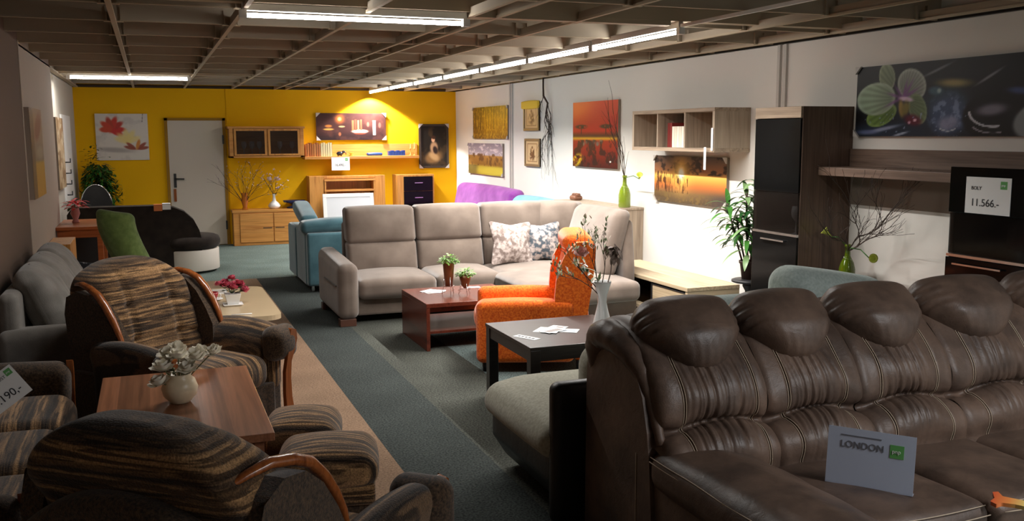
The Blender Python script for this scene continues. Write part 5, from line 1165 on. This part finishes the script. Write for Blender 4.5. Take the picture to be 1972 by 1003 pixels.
# ------------------------------------------------------------------ striped armchairs (local frame faces -Y)
def tuft(u, w, n=3):
    return .012*math.cos(u*math.pi*1.5)**2*math.cos(w*math.pi*1.5)**2
def armchair(label, loc, rz):
    t = thing('armchair', label, 'armchair', loc, rz, None)
    def bf(u, v, w, p):
        arch = -.13*abs(u)**3*max(0, w*.5+.5); fr = max(0, -v)
        seams = -.02*(math.exp(-((abs(u)-.45)/.05)**2)+math.exp(-((w+.3)/.05)**2)+math.exp(-((w-.3)/.05)**2))*fr
        roll = .05*max(0, w-.5)/.5*(1 if v > 0 else .3)
        return (p.x, p.y+.17*(w*.5+.5)-.07*u*u*fr-seams+roll, p.z+arch)
    part('backrest', MB().cush((0, .22, .68), (.70, .2, .66), .085, (.01, .05, .02), 28, 4, bf), STR_Z, t, False)
    def bf2(u, v, w, p): return (p.x, p.y+.15*(w*.5+.5), p.z-.15*abs(u)**2.2*max(0, w*.5+.5))
    part('back_panel', MB().cush((0, .33, .45), (.70, .12, .80), .045, (0, .02, 0), 12, 3, bf2), FUZZ, t, False)
    for s in (-1, 1):
        wp_ = [(.43, .34), (.46, .74), (.43, .84), (.34, .88), (.24, .865), (.15, .80), (.07, .70), (.01, .6), (.0, .34)]
        m = MB().prism(wp_, 'x', -.04, .04).xf(lambda p, s=s: Vector((s*(.335+p.x+.04*(p.z-.5)), p.y, p.z)))
        part('wing', m, FUZZ, t, False, bev=.03, seg=3)
        rail = [(.30, .47, .885), (.325, .41, .905), (.345, .34, .915), (.36, .26, .90), (.366, .19, .87), (.368, .13, .815), (.37, .075, .745), (.37, .03, .67), (.366, .0, .6), (.362, -.02, .53)]
        rp = []
        for i in range(len(rail)-1):
            for q in range(4): a_, b_ = Vector(rail[i]), Vector(rail[i+1]); c_ = a_.lerp(b_, q/4); rp.append((s*c_[0], c_[1], c_[2]))
        part('wing_rail', MB().tube(rp, [.006+.013*math.sin(math.pi*min(1, i/(len(rp)*.95)))**.7 for i in range(len(rp))], 10, flat=(1.3, 1.0)), CHERRY, t, False)
        def af(u, v, w, p, s=s):
            k = max(0, w); return (p.x+s*.045*k*k, p.y, p.z+.02*math.cos(v*1.5)*k)
        part('armrest', MB().cush((s*.375, -.12, .40), (.16, .62, .40), .075, (.012, 0, .02), 14, 4, af), STR_X, t, False)
        part('arm_skirt', MB().box(s*.33 if s > 0 else -.42, s*.42 if s > 0 else -.33, -.42, .40, .06, .42), FUZZ, t, False, bev=.015)
        part('arm_roll', MB().cush((s*.405, -.43, .51), (.225, .13, .215), .098, (0, .02, 0), 8, 4), FUZZ, t, False)
        fp = [(s*.465, .60), (s*.505, .585), (s*.512, .53), (s*.49, .47), (s*.455, .40), (s*.445, .30), (s*.45, .18), (s*.468, .08), (s*.47, .0), (s*.41, .0), (s*.40, .1), (s*.395, .22), (s*.40, .34), (s*.425, .44), (s*.45, .51), (s*.452, .56)]
        fp = [(a_-s*.035, b_) for a_, b_ in fp]
        if s < 0: fp = fp[::-1]
        part('front_rail', MB().prism(fp, 'y', -.51, -.485), CHERRY, t, False, bev=.01, seg=3)
    part('seat_cushion', MB().cush((0, -.14, .36), (.60, .64, .19), .075, (.006, .02, .03), 16, 4), STR_X, t, False)
    part('front_panel', MB().box(-.35, .35, -.44, -.38, .06, .28), FUZZ, t, False, bev=.015)
    part('base', MB().box(-.34, .34, -.38, .38, .06, .3), FUZZ, t, False)
    for s in (-1, 1): part('foot', MB().lathe([(.02, 0), (.032, .06)], (s*.32, .34, 0), 10), CHERRY, t, False)
    return t
a1 = armchair('striped brown armchair behind the walnut table, facing the camera', (.09, 5.75, 0), 40.3)
a2 = armchair('striped brown armchair nearest the camera, seen from behind', (.21, 2.87, 0), 139)
for o in (a1, a2): o['group'] = 'striped armchairs'

# walnut table
t = thing('coffee_table', 'walnut coffee table between the two striped armchairs', 'coffee table', (.07, 4.4, 0))
part('tabletop', MB().box(-.275, .42, 3.79, 5.0, .515, .55), WALNUT, t, bev=.003)
part('panel', MB().box(-.24, -.2, 3.85, 4.95, 0, .515), WALNUT, t, bev=.002); part('panel', MB().box(.34, .38, 3.83, 4.95, 0, .515), WALNUT, t, bev=.002)
part('apron', MB().box(-.2, .34, 3.84, 3.87, .4, .515), WALNUT, t); part('shelf_board', MB().box(-.2, .34, 3.87, 4.9, .18, .21), WALNUT, t)
rnd = random.Random(12)
t = thing('rose_vase', 'round ivory vase of white roses on the walnut table', 'vase', (.075, 4.4, .55))
vc = (.075, 4.4, .55)
part('vase', MB().lathe([(.04, 0), (.046, .006), (.072, .035), (.08, .07), (.068, .105), (.05, .122), (.056, .135), (.05, .135), (.042, .12), (.004, .11)], vc, 28), plain('ivory_glaze', c3(226, 210, 178), .3), t)
fb = MB(); gs = MB()
for (x, y, z, r) in ((-.07, -.03, .19, .052), (-.045, .03, .235, .045), (.0, -.02, .235, .05), (.0, .05, .25, .045), (.075, .0, .225, .05), (.1, .04, .235, .04), (.155, .02, .235, .04), (-.085, -.06, .13, .05), (.035, -.045, .18, .045), (.03, .03, .2, .04)):
    q = (vc[0]+x, vc[1]+y, vc[2]+z-.015); flowerhead(fb, q, r, rnd, 0, 3, 7); gs.tube([(vc[0]+x*.25, vc[1]+y*.25, vc[2]+.11), (vc[0]+x*.7, vc[1]+y*.7, vc[2]+z*.75), q], .003, 5)
for k in range(16): a = rnd.uniform(0, 6.28); gs.leaf((vc[0]+.03*math.cos(a), vc[1]+.03*math.sin(a), vc[2]+rnd.uniform(.125, .16)), (math.cos(a), math.sin(a), .5), .045, .026, .9, 4)
part('roses', fb, plain('cream_petal', c3(244, 238, 222), .7), t); part('leaves', gs, plain('dull_leaf', c3(96, 100, 62), .6), t)

# cream stone coffee table behind
t = thing('coffee_table', 'cream stone-topped table behind the far striped armchair', 'coffee table', (.45, 7.3, 0))
def rr(x0, x1, y0, y1, r, n=6):
    P = []
    for cx_, cy_, a0 in ((x1-r, y1-r, 0), (x0+r, y1-r, 90), (x0+r, y0+r, 180), (x1-r, y0+r, 270)):
        P += [(cx_+r*math.cos(math.radians(a0+90*k/n)), cy_+r*math.sin(math.radians(a0+90*k/n))) for k in range(n+1)]
    return P
STONE = paint('cream_stone', c3(206, 184, 150), .15, .25)
part('tabletop', MB().prism(rr(.1, .82, 6.62, 8.0, .1), 'z', .465, .5), STONE, t, bev=.01, seg=3)
part('base', MB().box(.22, .7, 6.8, 7.85, .06, .465), ORANGEWOOD, t, bev=.006); part('plinth', MB().box(.26, .66, 6.85, 7.8, 0, .06), CHERRY, t)
rnd = random.Random(2)
t = thing('rose_pot', 'pink roses in a square white pot on the cream table', 'potted flower', (.525, 7.15, .5))
def sq(c, a, b, z0, z1, mb):
    vs = [(c[0]+sx*r, c[1]+sy*r, z) for r, z in ((a, z0), (b, z1)) for sx, sy in ((-1, -1), (1, -1), (1, 1), (-1, 1))]
    return mb.add(vs, [(3, 2, 1, 0), (4, 5, 6, 7), (0, 1, 5, 4), (1, 2, 6, 5), (2, 3, 7, 6), (3, 0, 4, 7)])
part('pot', sq((.525, 7.15), .04, .058, .512, .59, MB()), WHITE, t, bev=.003); part('saucer', sq((.525, 7.15), .06, .072, .5, .512, MB()), WHITE, t, bev=.002)
fb = MB(); gs = MB()
for k in range(14):
    a = rnd.uniform(0, 6.28); r = rnd.uniform(.0, .085); q = (.53+r*math.cos(a)*1.2, 7.15+r*math.sin(a), .66+rnd.uniform(-.03, .06)-.3*r); flowerhead(fb, q, .034, rnd, 0, 3, 6); gs.tube([(.525, 7.15, .585), q], .002, 4)
for k in range(30): a = rnd.uniform(0, 6.28); gs.leaf((.525+.05*math.cos(a), 7.15+.05*math.sin(a), .6+rnd.uniform(0, .05)), (math.cos(a), math.sin(a), .4), .04, .022, .6, 3)
part('roses', fb, plain('pink_petal', c3(196, 84, 104), .7), t); part('leaves', gs, LEAFD, t)
t = thing('coffee_cup', 'red and white cup on a saucer on the cream table', 'cup', (.4, 7.42, .5))
part('cup', MB().lathe([(.022, 0), (.026, .004), (.038, .03), (.042, .055), (.039, .055), (.035, .03), (.004, .008)], (.4, 7.42, .508), 20), plain('red_glaze', c3(150, 40, 44), .3), t)
part('handle', MB().tube([(.44+.018*math.sin(a), 7.42, .535-.018*math.cos(a)) for a in [q*.35 for q in range(10)]], .004, 6), WHITE, t); part('saucer', MB().lathe([(.03, 0), (.06, .006), (.075, .012), (.06, .01), (.004, .006)], (.4, 7.42, .5), 22), WHITE, t)
solo('magazine', MB().box(-.15, .15, -.1, .1, 0, .006).box(-.13, .13, -.08, .08, .006, .0065, 1), [PAPER, plain('magazine_print', c3(190, 180, 170), .5)], 'pale magazine lying at the back of the cream table', 'magazine').location = (.38, 7.8, .5)
o = solo('gloss_bar', MB().tube([(-.07, 0, .005), (.07, 0, .005)], .0045, 8), WHITE, 'white bar put in as a gloss highlight near the front edge of the cream table', 'gloss_bar'); o.location = (.55, 6.72, .5)  # thin white bar stands in for the gloss highlight on the tabletop

# two ottomans beside the walnut table
def ottoman(label, x, y, w, d, rz, h=.40):
    t = thing('footstool', label, 'footstool', (x, y, 0), rz, 'striped footstools')
    part('cushion', MB().cush((0, 0, h-.07), (w, d, .15), .065, (.01, .01, .04), 14, 4), [STR_Y], t, False)
    part('side_panel', MB().cush((0, 0, h-.16), (w-.02, d-.02, .1), .02), STR_Z, t, False)
    part('base', MB().box(-w/2+.03, w/2-.03, -d/2+.03, d/2-.03, .03, h-.19), FUZZ, t, False, bev=.01)
    for sx in (-1, 1):
        for sy in (-1, 1): part('foot', MB().lathe([(.018, 0), (.022, .03)], (sx*(w/2-.06), sy*(d/2-.06), 0), 8), BLACK, t, False)
ottoman('striped footstool nearest the front armchair, right of the walnut table', .665, 3.98, .42, .4, -12)
ottoman('striped footstool farther back, beside the right edge of the walnut table', .63, 4.5, .36, .4, -14, .385)

# striped sofa cropped by the left edge
t = thing('striped_sofa', 'brown striped sofa cut by the left edge of the picture', 'sofa', (-.9, 4.2, 0))
for k in range(3):
    y0 = 3.32+.585*k
    part('seat_cushion', MB().cush((-.81, y0+.29, .385), (.80, .58, .2), .085, (.02, .004, .02), 16, 4), STR_X, t)
part('backrest', MB().cush((-1.3, 4.2, .62), (.22, 1.8, .66), .1), STR_Z, t)
part('base', MB().box(-1.4, -.46, 3.3, 5.1, .06, .3), FUZZ, t, bev=.02)
for y in (3.22, 5.15):
    part('armrest', MB().cush((-.88, y+.03, .38), (.9, .15, .46), .07, (0, 0, .02)), FUZZ, t)
    P = [(-.03, .62), (.02, .6), (.03, .55), (.012, .48), (-.015, .4), (-.02, .28), (-.012, .16), (.01, .06), (.012, 0), (-.04, 0), (-.045, .1), (-.05, .3), (-.045, .44), (-.02, .54)]
    m = MB().prism([(y+.05+a, b) for a, b in P], 'x', -.45, -.42); part('front_rail', m, CHERRY, t, bev=.008, seg=3)
for y in (3.35, 5.0): part('foot', MB().box(-1.38, -1.32, y, y+.05, 0, .06), CHERRY, t)
tg = card('price_card', 'white price card reading 25.190,- propped on the striped sofa', (-.725, 4.6, .49), (math.radians(-22), math.radians(-30), math.radians(26)), .22, .155,
     [('OST', .135, .115, .02, INK), ('25.190,-', .03, .03, .05, INK)], (.178, .115, .03))

# light grey sofa along the left wall
t = thing('grey_sofa', 'light grey tufted sofa along the left wall behind the striped armchair', 'sofa', (-.5, 7.4, 0))
part('base', MB().box(-.88, -.24, 6.4, 8.55, .06, .3), LEFTFAB, t, bev=.03)
for k in range(3):
    part('seat_cushion', MB().cush((-.5, 6.42+.36+.71*k, .37), (.58, .7, .17), .06, (0, 0, .03)), LEFTFAB, t)
for k in range(3):
    yc = 6.74+.62*k
    def lb(u, v, w, p):
        s = .012*math.exp(-(v/.06)**2)*(1 if u > 0 else 0)
        return (p.x-.20*(w*.5+.5)-s, p.y, p.z)
    part('back_cushion', MB().cush((-.56, yc, .66), (.2, .60, .5), .09, (.05, .0, .02), 16, 4, lb), LEFTFAB, t)
part('backrest', MB().cush((-.84, 7.4, .5), (.12, 2.3, .62), .05), LEFTFAB, t)
part('armrest', MB().cush((-.61, 6.28, .34), (.6, .2, .5), .06, (0, 0, .01)), LEFTFAB, t); part('armrest', MB().cush((-.5, 8.62, .34), (.82, .2, .5), .06, (0, 0, .01)), LEFTFAB, t)
for x in (-.85, -.33):
    for y in (6.25, 8.6): part('foot', MB().box(x, x+.05, y, y+.05, 0, .1), BLACK, t)
pillow('throw_pillow', 'black and white floral pillow at the near end of the grey sofa', FLORAL, (-.38, 6.6, .6), .34, .13, 0, 78, -18)
pillow('throw_pillow', 'black and white floral pillow at the far end of the grey sofa', FLORAL, (-.42, 8.28, .54), .42, .14, 8, 14, 0)
